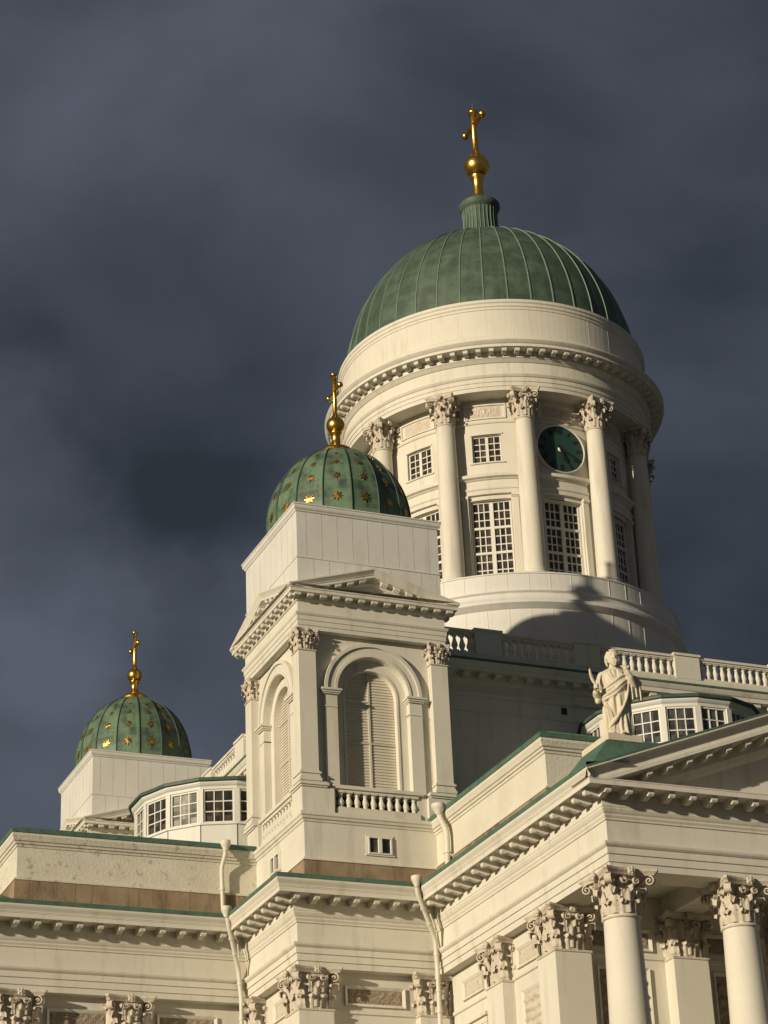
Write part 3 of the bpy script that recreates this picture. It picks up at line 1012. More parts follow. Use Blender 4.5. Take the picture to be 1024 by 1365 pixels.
# pedestal
NS = 160
dt.revolve([(9.05, 17.15), (9.05, 22.85), (9.12, 22.90), (9.30, 23.05), (9.36, 23.10), (9.36, 23.26), (9.28, 23.30), (9.14, 23.46), (9.10, 23.60), (9.10, 23.70), (9.20, 23.78), (9.20, 23.84), (9.0, 23.90),
            (9.0, 24.78), (9.04, 24.79), (9.04, 24.86), (7.2, 24.90)], NS, m=1)
for k in range(52):                                   # sheet joints on the pedestal
    a = R(k * 360 / 52 + 2)
    dt.M = RZ(a)
    dt.box(9.03, 9.064, -0.016, 0.016, 17.3, 22.86, 1)
    dt.box(8.985, 9.014, -0.016, 0.016, 23.92, 24.77, 1)
dt.M = Matrix.Identity(4)
WR = 7.38
def cpatch(mb, a0, a1, z0, z1, r, m=0, n=6):
    rows = [[(r * math.cos(a0 + (a1 - a0) * i / n), r * math.sin(a0 + (a1 - a0) * i / n), z) for i in range(n + 1)] for z in (z0, z1)]
    mb.grid(rows, m, True)
def cband(mb, a0, a1, prof, m=0, n=8):
    """curved moulding between two angles with end caps; prof [(r,z)]"""
    for p, q in zip(prof[:-1], prof[1:]):
        rows = [[(r * math.cos(a0 + (a1 - a0) * i / n), r * math.sin(a0 + (a1 - a0) * i / n), z) for i in range(n + 1)] for r, z in (p, q)]
        mb.grid(rows, m, False)
    for a in (a0, a1):
        mb.poly([(r * math.cos(a), r * math.sin(a), z) for r, z in prof], m)
BW, SW = R(8.4), R(6.0)
ZW0, ZW1, ZU0, ZU1 = 25.36, 29.78, 31.93, 33.52
for k in range(12):
    ac = R(-90 + 30 * k)
    clock = (k == 0)
    a0, a1 = ac - R(15), ac + R(15)
    cpatch(dt, a0, ac - BW, 24.86, 30.0, WR)
    cpatch(dt, ac + BW, a1, 24.86, 30.0, WR)
    cpatch(dt, ac - BW, ac + BW, 24.86, ZW0, WR)
    cpatch(dt, ac - BW, ac + BW, ZW1, 30.0, WR)
    cpatch(dt, a0, a1, 30.0, ZU0, WR, 0, 10)
    if clock:
        cpatch(dt, a0, a1, ZU0, ZU1, WR, 0, 10)
    else:
        cpatch(dt, a0, ac - SW, ZU0, ZU1, WR)
        cpatch(dt, ac + SW, a1, ZU0, ZU1, WR)
    cpatch(dt, a0, a1, ZU1, 35.75, WR, 0, 10)
    for (hw, z0, z1, dp) in ((BW, ZW0, ZW1, 0.34),) + (() if clock else ((SW, ZU0, ZU1, 0.26),)):
        pts = [(ac - hw, z0), (ac + hw, z0), (ac + hw, z1), (ac - hw, z1)]
        rows = [[(r * math.cos(a), r * math.sin(a), z) for a, z in pts] for r in (WR, WR - dp)]
        dt.grid(rows, 0, False, True)
    # surround of the tall window: little pilasters with caps, lintel, frieze, sill cornice
    for s in (-1, 1):
        c = ac + s * (BW + R(1.6))
        cband(dt, c - R(1.25), c + R(1.25), [(WR - 0.02, 24.87), (7.52, 24.87), (7.52, 29.78), (7.56, 29.80), (7.60, 29.92), (7.60, 30.02), (WR - 0.02, 30.02)], 0, 3)
        cband(dt, c - R(1.5), c + R(1.5), [(WR - 0.02, 29.86), (7.62, 29.86), (7.62, 30.0), (WR - 0.02, 30.0)], 0, 3)
    hw = BW + R(3.1)
    cband(dt, ac - hw, ac + hw, [(WR - 0.02, 30.03), (7.54, 30.03), (7.54, 30.26), (7.58, 30.28), (7.60, 30.36), (7.58, 30.40), (7.50, 30.42), (7.50, 30.82), (7.56, 30.84),
                                 (7.62, 30.90), (7.74, 30.94), (7.76, 31.0), (7.76, 31.08), (7.72, 31.14), (WR - 0.02, 31.20)], 0, 12)
    # moulding under the carved panel, and its frame
    cband(dt, ac - R(12.0), ac + R(12.0), [(WR - 0.02, 34.16), (7.43, 34.18), (7.46, 34.26), (7.43, 34.32), (WR - 0.02, 34.33)], 0, 10)
    for z0, z1 in ((34.44, 34.52), (35.22, 35.30)):
        cband(dt, ac - R(8.6), ac + R(8.6), [(WR - 0.02, z0), (7.45, z0), (7.45, z1), (WR - 0.02, z1)], 0, 8)
    for s in (-1, 1):
        cband(dt, ac + s * R(8.3) - R(0.32), ac + s * R(8.3) + R(0.32), [(WR - 0.02, 34.52), (7.447, 34.52), (7.447, 35.22), (WR - 0.02, 35.22)], 0, 2)
    # scrollwork in the panel
    rows = []
    for j in range(13):
        row = []
        for i in range(41):
            x, z = -1 + i / 20, -1 + j / 6
            u = abs(x)
            kk = math.floor(u / 0.34)
            dx, dz = (u - (kk + 0.5) * 0.34) / 0.34, (z - (0.2 if kk % 2 else -0.2)) * 0.6
            rr, aa = math.hypot(dx, dz), math.atan2(dz, dx)
            v = max(0, math.sin(rr * 11 - aa * (1 if kk % 2 else -1))) * max(0, 1 - 1.1 * u * u) * max(0, 1 - z * z)
            rd = WR + 0.005 + 0.07 * v
            a = ac + x * R(6.4)
            row.append((rd * math.cos(a), rd * math.sin(a), 34.87 + z * 0.30))
        rows.append(row)
    dt.grid(rows, 2, True)
    # sill and frame of the upper window / ring of the clock
    if not clock:
        cband(dt, ac - SW - R(1.0), ac + SW + R(1.0), [(WR - 0.02, 31.84), (7.46, 31.85), (7.46, 31.92), (WR - 0.02, 31.93)], 0, 6)
        cband(dt, ac - SW - R(0.7), ac + SW + R(0.7), [(WR - 0.02, 33.53), (7.42, 33.53), (7.42, 33.62), (WR - 0.02, 33.64)], 0, 6)
# entablature of the drum
dt.revolve([(7.3, 35.58), (8.42, 35.56), (8.42, 35.78), (8.46, 35.79), (8.46, 36.02), (8.50, 36.03), (8.50, 36.26), (8.56, 36.30), (8.62, 36.40), (8.62, 36.45), (8.42, 36.48), (8.42, 37.16),
            (8.48, 37.18), (8.56, 37.26), (8.64, 37.34), (8.68, 37.36), (8.68, 37.68), (9.30, 37.68), (9.30, 37.84), (9.34, 37.86), (9.40, 37.92), (9.47, 38.0), (9.47, 38.06), (8.8, 38.16),
            (8.8, 38.40), (8.74, 38.42), (8.70, 38.62), (8.62, 38.66), (8.54, 38.80), (8.48, 38.84), (8.48, 40.36), (8.52, 40.38), (8.52, 40.50), (8.58, 40.56), (8.58, 40.70), (8.64, 40.76), (8.64, 40.92), (8.1, 40.98)], NS)
for k in range(84):
    a = 2 * PI * k / 84
    dt.M = RZ(a + PI / 2) @ T(0, -8.68, 37.68)
    modillion(dt, 0.25, 0.50, 0.22)
dt.M = Matrix.Identity(4)
for k in range(36):
    dt.M = RZ(R(10 * k + 3))
    dt.box(8.46, 8.486, -0.010, 0.010, 38.86, 40.34, 0)
dt.M = Matrix.Identity(4)
tower = part(dt, 'dome_tower', [PLASTER, PANEL, ORNAMENT])
# windows
bw = window_mb(2 * 7.06 * math.sin(BW), ZW1 - ZW0, 3, 3, 2, 0.055, 0.09, 3, 0.13).build('window', [FRAME, GLASS])
sw = window_mb(2 * 7.14 * math.sin(SW), ZU1 - ZU0, 2, 4, 2, 0.05, 0.07, 1, 0.10).build('small_window', [FRAME, GLASS])
for k in range(12):
    a = R(-90 + 30 * k)
    if not (-195 < (-90 + 30 * k if k < 4 else -90 + 30 * k - 360) < 5):
        continue
    c, s = math.cos(a), math.sin(a)
    sub(tower, 'window', bw.data, (7.06 * c, 7.06 * s, (ZW0 + ZW1) / 2), a + PI / 2)
    if k:
        sub(tower, 'small_window', sw.data, (7.14 * c, 7.14 * s, (ZU0 + ZU1) / 2), a + PI / 2)
bpy.data.objects.remove(bw)
bpy.data.objects.remove(sw)
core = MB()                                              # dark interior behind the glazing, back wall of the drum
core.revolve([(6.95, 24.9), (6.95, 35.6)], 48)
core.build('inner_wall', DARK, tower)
cm = MB()
prof = [(0.58 - 0.10 * (j / 12) ** 1.5, 25.30 + j * (8.72 / 12)) for j in range(13)]
cm.lathe(prof, 32)
cm.lathe([(0.66, 25.0), (0.72, 25.04), (0.72, 25.12), (0.64, 25.17), (0.62, 25.20), (0.67, 25.23), (0.67, 25.28), (0.58, 25.32)], 32)
cm.box(-0.74, 0.74, -0.74, 0.74, 24.85, 25.0)
cmo = cm.build('column', PLASTER)
for k in range(12):
    a = R(-105 + 30 * k)
    p = (8.0 * math.cos(a), 8.0 * math.sin(a), 0)
    sub(tower, 'column', cmo.data, p, a + PI / 2)
    sub(tower, 'capital', CAP_DRUM, (p[0], p[1], 33.98), a + PI / 2)
bpy.data.objects.remove(cmo)

# the big copper dome
dm = MB()
ZC, RD, KD = 40.6, 8.19, 1.097
phis = [R(2 + 82 * j / 26) for j in range(27)]
rows = [[(RD * math.cos(p) * math.cos(2 * PI * i / 160), RD * math.cos(p) * math.sin(2 * PI * i / 160), ZC + KD * RD * math.sin(p)) for i in range(160)] for p in phis]
dm.grid(rows, 0, True, True)
for k in range(40):
    dm.M = RZ(2 * PI * k / 40)
    rr = []
    for p in phis[:-1]:
        r, z = RD * math.cos(p), ZC + KD * RD * math.sin(p)
        nr = Vector((math.cos(p), 0, math.sin(p) / KD)).normalized()
        w = 0.045 * min(1.0, 0.35 + 0.8 * math.cos(p))
        rr.append([(r - 0.02 * nr.x, -w, z - 0.02 * nr.z), (r + 0.045 * nr.x, -w * 0.55, z + 0.045 * nr.z), (r + 0.045 * nr.x, w * 0.55, z + 0.045 * nr.z), (r - 0.02 * nr.x, w, z - 0.02 * nr.z)])
    dm.grid(rr, 1, False)
dm.M = Matrix.Identity(4)
dome = sub(tower, 'dome', dm.build('dome', [COPPER, RIB]).data)
bpy.data.objects.remove([x for x in bpy.data.objects if x.data == dome.data and x != dome][0])
dome.data.name = 'dome'
nk = MB()
nk.lathe([(1.12, 49.30), (1.08, 49.7), (1.02, 50.2), (0.97, 50.9), (0.97, 51.5), (1.02, 51.9)], 64, m=0)
nk.revolve([(1.02, 51.9), (1.06, 51.96), (1.15, 52.08), (1.20, 52.2), (1.20, 52.38), (1.12, 52.48), (0.9, 52.6), (0.2, 52.9)], 64, m=0)
for k in range(28):
    nk.M = RZ(2 * PI * k / 28)
    nk.tube([(1.14, 0, 49.3), (1.05, 0, 50.2), (0.995, 0, 50.9), (0.985, 0, 51.5), (1.03, 0, 51.9)], 0.028, 6, 1)
nk.M = Matrix.Identity(4)
neck = sub(tower, 'dome_neck', nk.build('dome_neck', [COPPER, RIB]).data)
bpy.data.objects.remove([x for x in bpy.data.objects if x.data == neck.data and x != neck][0])

# ------------------------------------------------------------------ bell towers
def bell_tower():
    """origin on the tower axis; world heights"""
    mb = MB()
    PL, WH, CO, GR, DK = 0, 1, 2, 3, 4
    # base with granite course, ledge and pedestal zone
    mb.sweep([(0.06, 3.9, GR), (0.06, 5.42, GR), (0.0, 5.43, GR), (0.10, 5.42, PL), (0.10, 5.47, PL), (0.02, 5.54, PL), (0.0, 5.56, PL), (0.0, 7.02, PL), (0.04, 7.04, PL), (0.06, 7.12, PL), (0.12, 7.15, PL),
              (0.15, 7.24, PL), (0.20, 7.28, PL), (0.20, 7.42, PL), (0.12, 7.46, PL), (-0.8, 7.50, PL)], square(3.30))
    # core
    mb.sweep([(0, 7.4), (0, 17.0)], square(2.55))
    for k in range(4):
        mb.M = RZ(k * PI / 2)
        # corner pedestals (one per corner) and pilaster
        mb.box(-3.38, -1.98, -3.38, -2.2, 7.46, 8.50)
        mb.box(1.75, 2.22, -3.20, -2.2, 7.46, 8.50)
        mb.box(-2.22 + 0.24, -1.85, -3.20, -2.2, 7.46, 8.50)
        mb.box(2.2, 2.24, -3.2, -2.2, 7.46, 8.50)
        # cap mould of the pedestal
        for (o, z0, z1) in ((0.06, 8.50, 8.57), (0.12, 8.57, 8.68), (0.06, 8.68, 8.74)):
            mb.box(-3.38 - o, -2.35 + o, -3.38 - o, -2.35 + o, z0, z1)
        # attic base of the pilaster
        for (o, z0, z1) in ((0.10, 8.74, 8.86), (0.06, 8.86, 8.96), (0.03, 8.96, 9.06), (0.08, 9.06, 9.14), (0.03, 9.14, 9.20)):
            mb.box(-3.38 - o, -2.62 + o, -3.38 - o, -2.62 + o, z0, z1)
        mb.box(-3.38, -2.62, -3.38, -2.62, 9.20, 14.52)
        # recessed wall with the three receding orders of the arch
        arch_plate(mb, -2.7, 2.7, 8.5, 15.4, 0, 2.18, 12.90, 3.02, 2.7)
        arch_band(mb, 0, 1.63, 2.20, 12.90, 8.5, 3.17, 2.7)
        arch_band(mb, 0, 2.06, 2.21, 12.94, 12.94, 3.24, 3.0)
        arch_band(mb, 0, 1.615, 1.74, 12.94, 12.94, 3.21, 3.0)
        arch_band(mb, 0, 1.17, 1.66, 12.90, 8.5, 2.84, 2.5)
        arch_band(mb, 0, 1.155, 1.25, 12.90, 8.5, 2.88, 2.6)
        for s in (-1, 1):
            c = s * 1.92
            for (o, z0, z1) in ((0.0, 12.14, 12.19), (0.05, 12.70, 12.76), (0.10, 12.76, 12.84), (0.16, 12.84, 12.93)):
                mb.box(c - 0.29 - o, c + 0.29 + o, -3.20 - o, -2.7, z0, z1)
        # sill behind the balustrade
        mb.box(-1.9, 1.9, -2.95, -2.3, 8.38, 8.56)
        mb.box(-1.98, 1.98, -2.70, -2.5, 7.46, 8.4, DK)
    mb.M = Matrix.Identity(4)
    # entablature
    fr = square(3.36)
    mb.sweep([(-0.7, 15.42), (0.0, 15.42), (0.0, 15.60), (0.03, 15.61), (0.03, 15.82), (0.06, 15.83), (0.06, 16.02), (0.10, 16.06), (0.13, 16.13), (0.13, 16.17), (0.0, 16.19), (0.0, 16.66),
              (0.05, 16.68), (0.10, 16.74), (0.12, 16.76), (0.12, 16.93), (0.46, 16.93), (0.46, 17.06), (0.49, 17.08), (0.49, 17.13), (-0.4, 17.16)], fr)
    for k in range(4):
        run_modillions(mb, fr[k], fr[(k + 1) % 4], 0.12, 16.93, 0.60, 0.27, 0.29, 0.17, 0.12, 0.12)
    # four gables
    for k in range(4):
        mb.M = RZ(k * PI / 2) @ T(0, -3.36, 0)
        H, SL = 3.90, 0.29
        rake(mb, H, SL, 17.20, [(-3.4, 0.06, WH), (0.54, 0.06, WH), (0.54, 0.0, PL), (0.50, -0.06, PL), (0.44, -0.16, PL), (0.43, -0.20, PL), (0.41, -0.21, PL), (0.41, -0.32, PL), (0.10, -0.33, PL), (0.10, -0.48, PL),
                                (0.04, -0.54, PL), (-0.06, -0.55, PL)], 17.132, 40)
        mb.poly([(-H + 0.4, 0.05, 17.0), (H - 0.4, 0.05, 17.0), (0, 0.05, 17.0 + SL * (H - 0.4))], PL)
        for s in (-1, 1):
            x = 1.15
            while x < 3.8:
                zt = 17.20 + SL * x - 0.33
                if zt > 17.25:
                    M0 = mb.M.copy()
                    mb.M = M0 @ T(s * (-H + x), -0.10, zt) @ Matrix(((1, 0, 0, 0), (0, 1, 0, 0), (s * SL, 0, 1, 0), (0, 0, 0, 1)))
                    modillion(mb, 0.27, 0.28, 0.16)
                    mb.M = M0
                x += 0.56
    mb.M = Matrix.Identity(4)
    body = part(mb, 'bell_tower', [PLASTER, PANEL, TRIM, GRANITE, DARK])
    # sheet-metal clad box under the dome
    bm = MB()
    bm.sweep([(0, 17.0), (0, 18.72), (0.035, 18.74), (0.035, 18.78), (-0.012, 18.80), (-0.012, 20.90), (0.03, 20.92), (0.05, 20.98), (0.10, 21.03), (0.12, 21.10), (0.12, 21.20), (0.15, 21.21), (0.15, 21.27), (-3.3, 21.34)], square(3.30))
    for k in range(4):
        bm.M = RZ(k * PI / 2)
        for j in range(9):
            x = -2.86 + j * 0.71
            bm.box(x - 0.011, x + 0.011, -3.292, -3.27, 18.82, 20.9, 1)
            bm.box(x + 0.30 - 0.012, x + 0.30 + 0.012, -3.304, -3.28, 17.2, 18.71, 1)
    bm.M = Matrix.Identity(4)
    bm.build('clad_box', [PANEL, SEAM], body)
    # dome with sixteen flat facets
    dmm = MB()
    a16 = [R(11.25 + 22.5 * k) for k in range(16)]
    RS = 3.24 / math.cos(R(5.6))
    zz, kk = 21.9, 1.18
    ph = [R(-9 + 90 * j / 22) for j in range(23)]
    prow = [(RS * math.cos(p), zz + kk * RS * math.sin(p)) for p in ph]
    prow = [(RS, 21.2)] + [q for q in prow if q[1] > 21.3]
    rows = [[(r * math.cos(a), r * math.sin(a), z) for a in a16] for r, z in prow]
    for i in range(len(rows) - 1):
        for j in range(16):
            k2 = (j + 1) % 16
            dmm.add([rows[i][j], rows[i][k2], rows[i + 1][k2], rows[i + 1][j]], [(0, 1, 2, 3)], 0, False)
    for a in a16:
        dmm.tube([((r + 0.012) * math.cos(a), (r + 0.012) * math.sin(a), z) for r, z in prow[:-1]], 0.034, 6, 1)
    dmm.build('dome', [COPPER_SMALL, DARKRIB], body)
    # gilded eight-pointed stars
    for deg, sz in ((3.0, 0.255), (19.5, 0.21), (33.5, 0.155), (46.0, 0.10)):
        p = R(deg)
        st = MB()
        pts = []
        for j in range(16):
            q = 2 * PI * j / 16
            rr_ = sz if j % 2 == 0 else sz * 0.48
            pts.append((rr_ * math.sin(q), rr_ * math.cos(q)))
        n_ = len(pts)
        vs = [(x, -0.035, z) for x, z in pts] + [(x, 0.02, z) for x, z in pts] + [(0, -0.05, 0)]
        fs = [(i, (i + 1) % n_, 2 * n_) for i in range(n_)] + [(n_ + i, n_ + (i + 1) % n_, (i + 1) % n_, i) for i in range(n_)]
        st.add(vs, fs, 0, False)
        proto = st.build('star', [STARGOLD])
        ap = RS * math.cos(R(11.25))
        tilt = math.atan2(math.sin(p) / kk, math.cos(p))
        for k in range(16):
            a = R(22.5 * k)
            o = sub(body, 'star', proto.data, (ap * math.cos(p) * math.cos(a), ap * math.cos(p) * math.sin(a), zz + kk * RS * math.sin(p)))
            o.rotation_euler = (RZ(a + PI / 2) @ Matrix.Rotation(-tilt, 4, 'X')).to_euler()
        bpy.data.objects.remove(proto)
    # louvred arches
    lm = MB()
    Apts = arch_pts(0, 1.34, 12.90, 8.5)
    lm.poly([(x, -2.56, z) for x, z in Apts], 1)
    nsl = 44
    for i in range(nsl):
        z = 8.55 + (14.15 - 8.55) * i / nsl
        hw = 1.32 if z < 12.9 else math.sqrt(max(0.02, 1.32 ** 2 - (z - 12.9) ** 2))
        lm.add([(-hw, -2.612, z), (hw, -2.612, z), (hw, -2.575, z + 0.115), (-hw, -2.575, z + 0.115), (-hw, -2.57, z - 0.01), (hw, -2.57, z - 0.01)],
               [(0, 1, 2, 3), (4, 5, 1, 0)], 0, False)
    lm.box(-0.045, 0.045, -2.645, -2.56, 8.5, 14.0, 0)
    lm.box(-1.19, 1.19, -2.64, -2.56, 10.86, 10.92, 0)
    lm.box(-1.19, 0.0, -2.65, -2.56, 12.70, 12.76, 0)
    lmo = lm.build('louvre', [LOUVRE, DARK])
    vw = window_mb(1.04, 0.74, 1, 1, 2, 0.05, 0.06, 1, 0.09).build('vent_window', [FRAME, GLASS])
    bl = MB()
    bl.box(-1.85, 1.85, -3.30, -2.98, 7.46, 7.74)
    bl.box(-1.80, 1.80, -3.28, -3.0, 8.46, 8.55)
    bl.box(-2.0, 2.0, -3.36, -2.94, 8.55, 8.70)
    blo = bl.build('balustrade', [PLASTER])
    vs_ = MB()
    vs_.box(-0.60, -0.515, -3.34, -3.28, 5.88, 6.60)
    vs_.box(0.515, 0.60, -3.34, -3.28, 5.88, 6.60)
    vs_.box(-0.60, 0.60, -3.342, -3.28, 6.60, 6.69)
    vs_.box(-0.63, 0.63, -3.36, -3.28, 5.81, 5.88)
    vso = vs_.build('vent_surround', [PLASTER])
    SB = baluster_mesh(0.74, 0.15)
    for k in range(4):
        a = k * PI / 2
        sub(body, 'louvre', lmo.data, (0, 0, 0), a)
        sub(body, 'balustrade', blo.data, (0, 0, 0), a)
        v = RZ(a) @ Vector((-0.05, -3.338, 6.24))
        sub(body, 'vent_window', vw.data, v, a)
        sub(body, 'vent_surround', vso.data, RZ(a) @ Vector((-0.05, 0, 0)), a)
        for j in range(10):
            v = RZ(a) @ Vector((-1.62 + 3.24 * j / 9, -3.14, 7.73))
            sub(body, 'baluster', SB, v, a)
        v = RZ(a) @ Vector((-3.0, -3.0, 14.50))
        sub(body, 'capital', CAP_TOWER, v, a)
    for o in (lmo, vw, blo, vso):
        bpy.data.objects.remove(o)
    return body
bt = bell_tower()
bt.location = (-16, -16, 12.48)
bt['label'] = 'front bell tower with louvred arches and star-studded dome'
bt2 = copy_tree(bt, church)
bt2.location = (-16, 16, 12.48)
bt2['label'] = 'far bell tower, only its white box and starry dome showing'

# ------------------------------------------------------------------ crosses (stand on the domes)
def cross(loc, k, rb, zb, zt, arm, za, rs, flare):
    """gilded ball-and-cross finial; z values absolute, loc at its foot"""
    root = bpy.data.objects.new('gilded_cross', None)
    COL.objects.link(root)
    root.location = loc
    z0 = loc[2]
    m = MB()
    if flare:
        m.lathe([(0.80, -0.22), (0.80, 0.0), (0.78, 0.07), (0.64, 0.18), (0.44, 0.28), (0.28, 0.38), (0.21, 0.52), (0.20, zb - z0 - rb * 1.15), (0.28, zb - z0 - rb * 1.05), (0.28, zb - z0 - rb * 0.92)], 32)
    else:
        m.lathe([(0.5, 0.0), (0.46, 0.10), (0.36, 0.22), (0.33, 0.5), (0.31, 1.0), (0.32, zb - z0 - rb * 1.25), (0.42, zb - z0 - rb * 1.12), (0.42, zb - z0 - rb * 0.95)], 32)
    m.build('stem', GOLD, root)
    m = MB()
    m.ball((0, 0, zb - z0), rb, 32)
    m.build('ball', GOLD, root)
    m = MB()
    m.lathe([(rs * 1.9, zb - z0 + rb * 0.9), (rs * 1.7, zb - z0 + rb * 1.05), (rs * 1.15, zb - z0 + rb * 1.25), (rs, zb - z0 + rb * 1.6), (rs * 0.96, zt - z0 - rs * 1.4), (rs * 1.5, zt - z0 - rs * 1.2), (rs * 1.75, zt - z0 - rs * 0.4), (rs * 1.1, zt - z0), (0.0, zt - z0 + rs * 0.2)], 20)
    m.build('shaft', GOLD, root)
    m = MB()
    m.tube([(0, -arm, za - z0), (0, arm, za - z0)], rs * 0.82, 12)
    for s in (-1, 1):
        m.ball((0, s * arm, za - z0), rs * (1.35 if flare else 1.25), 16)
    m.build('crossbar', GOLD, root)
    if not flare:
        m = MB()
        m.tube([(0, 0, zt - z0 + rs * 0.1), (0, 0, zt - z0 + 0.55)], 0.03, 6)
        m.build('lightning_rod', GOLD, root)
    return root
c0 = cross((0, 0, 52.62), 0, 0.76, 55.2, 59.15, 1.22, 58.15, 0.19, False)
tag(c0, 'largest gilded ball and cross on the neck of the big plain dome', 'cross', 'gilded crosses on the domes')
c1 = cross((-16, -16, 25.78), 0, 0.43, 27.23, 29.92, 0.72, 28.98, 0.105, True)
tag(c1, 'gilded cross on the starry dome in front of the big drum', 'cross', 'gilded crosses on the domes')
c2 = copy_tree(c1)
c2.location = (-16, 16, 25.78)
tag(c2, 'gilded cross standing alone against the sky on the far small dome', 'cross', 'gilded crosses on the domes')

# ------------------------------------------------------------------ tower clock
ck = bpy.data.objects.new('tower_clock', None)
COL.objects.link(ck)
ck.location = (0.04, -7.46, 32.72)
tag(ck, 'round dark green clock with black hands under the carved panel of the drum', 'clock')
m = MB()
m.M = Matrix.Rotation(PI / 2, 4, 'X')
m.revolve([(0.0, 0.02), (1.34, 0.02), (1.34, -0.4)], 64)
m.build('dial', DIAL, ck)
m = MB()
m.M = Matrix.Rotation(PI / 2, 4, 'X')
m.revolve([(1.34, 0.02), (1.345, 0.09), (1.375, 0.10), (1.39, 0.06), (1.39, -0.4)], 64)
m.build('rim', FRAME, ck)
m = MB()
m.M = Matrix.Rotation(PI / 2, 4, 'X')
m.lathe([(0.0, 0.09), (0.10, 0.08), (0.15, 0.06), (0.15, 0.02)], 20)
m.build('hub', FRAME, ck)
def hand(turn, length, w, y):
    m = MB()
    a = 2 * PI * turn
    d, s = Vector((math.sin(a), 0, math.cos(a))), Vector((math.cos(a), 0, -math.sin(a)))
    outline = [(-0.25, w * 0.5), (0.0, w), (length * 0.62, w * 0.75), (length * 0.68, w * 1.7), (length * 0.80, w * 1.2), (length, 0.01)]
    pts = [d * t + s * ww for t, ww in outline] + [d * t - s * ww for t, ww in outline[::-1]]
    n_ = len(pts)
    m.poly([(p.x, y, p.z) for p in pts])
    m.poly([(p.x, y + 0.03, p.z) for p in pts][::-1])
    m.add([(p.x, y, p.z) for p in pts] + [(p.x, y + 0.03, p.z) for p in pts], [(i, (i + 1) % n_, n_ + (i + 1) % n_, n_ + i) for i in range(n_)], 0, False)
    m.build('hand', INK, ck)
hand(20 / 60, 1.18, 0.055, -0.15)
hand((5 + 20 / 60) / 12, 0.80, 0.075, -0.11)
strokes = {'I': [((0, -1), (0, 1))], 'V': [((-0.5, 1), (0, -1)), ((0, -1), (0.5, 1))], 'X': [((-0.5, 1), (0.5, -1)), ((-0.5, -1), (0.5, 1))]}
adv = {'I': 0.45, 'V': 1.1, 'X': 1.15}
for h_, txt in enumerate(['XII', 'I', 'II', 'III', 'IIII', 'V', 'VI', 'VII', 'VIII', 'IX', 'X', 'XI']):
    nm = MB()
    a = 2 * PI * h_ / 12
    tot = sum(adv[c] for c in txt)
    x = -tot / 2
    sc = 0.145
    d, s = Vector((math.sin(a), 0, math.cos(a))), Vector((math.cos(a), 0, -math.sin(a)))
    for c in txt:
        x += adv[c] / 2
        for (x0, y0), (x1, y1) in strokes[c]:
            p = d * (1.06 + y0 * sc) + s * ((x + x0) * sc)
            q = d * (1.06 + y1 * sc) + s * ((x + x1) * sc)
            t = (q - p).normalized()
            w = Vector((t.z, 0, -t.x)) * 0.032
            vs = [p - w, p + w, q + w, q - w]
            nm.add([(v.x, -0.045, v.z) for v in vs] + [(v.x, -0.02, v.z) for v in vs], [(0, 1, 2, 3), (4, 5, 1, 0), (5, 6, 2, 1), (6, 7, 3, 2), (7, 4, 0, 3)], 0, False)
        x += adv[c] / 2
    nm.build('numeral', INK, ck)

# ------------------------------------------------------------------ downpipes
def downpipe(pts, r, label, loc_i=-1):
    base = Vector(pts[-1])
    root = bpy.data.objects.new('downpipe', None)
    COL.objects.link(root)
    root.location = base
    tag(root, label, 'downpipe', 'white downpipes in the inner corners')
    L_ = [Vector(p) - base for p in pts]
    m = MB()
    P_ = []
    for i, p in enumerate(L_):                        # rounded elbows
        if 0 < i < len(L_) - 1:
            d0, d1 = (L_[i - 1] - p), (L_[i + 1] - p)
            e0, e1 = p + d0.normalized() * min(0.22, d0.length * 0.4), p + d1.normalized() * min(0.22, d1.length * 0.4)
            P_ += [e0, p * 0.6 + (e0 + e1) * 0.2, e1]
        else:
            P_.append(p)
    m.tube([tuple(p) for p in P_], r, 12)
    m.build('pipe', PIPE, root)
    m = MB()
    t = L_[0]
    m.lathe([(r * 1.05, t.z - 0.30), (r * 1.2, t.z - 0.22), (r * 2.1, t.z - 0.05), (r * 2.4, t.z + 0.02), (r * 2.4, t.z + 0.14), (r * 2.2, t.z + 0.16), (r * 1.4, t.z + 0.10)], 16, t.x, t.y)
    m.build('funnel', PIPE, root)
    for i in range(len(L_) - 1):
        a, b = L_[i], L_[i + 1]
        if b.z + base.z < -6:
            b = a + (b - a).normalized() * 5.0
        n_ = int((b - a).length / 0.95)
        for k in range(1, n_ + 1):
            p = a.lerp(b, k / (n_ + 1))
            d = (b - a).normalized() * 0.045
            m = MB()
            m.tube([tuple(p - d), tuple(p + d)], r * 1.28, 12)
            m.build('collar', PIPE, root)
    return root
sw_ = lambda P_: [(y, x, z) for x, y, z in P_]
up_ = [(-20.85, -14.05, 7.55), (-20.85, -14.0, 7.1), (-20.95, -13.78, 6.6), (-20.90, -13.78, 4.75)]
lo_ = [(-21.30, -15.36, 4.30), (-21.22, -15.32, 3.80), (-20.45, -14.30, 2.2), (-20.30, -14.20, 1.0), (-20.30, -14.20, -12.3)]
downpipe(up_, 0.092, 'short white downpipe on the stained attic wall left of the front tower')
downpipe(lo_, 0.092, 'long white downpipe slanting over the cornice left of the front tower')
downpipe(sw_(up_), 0.12, 'short fat white downpipe between the front tower and right attic')
downpipe(sw_(lo_), 0.092, 'long white downpipe slanting over the cornice right of the front tower')
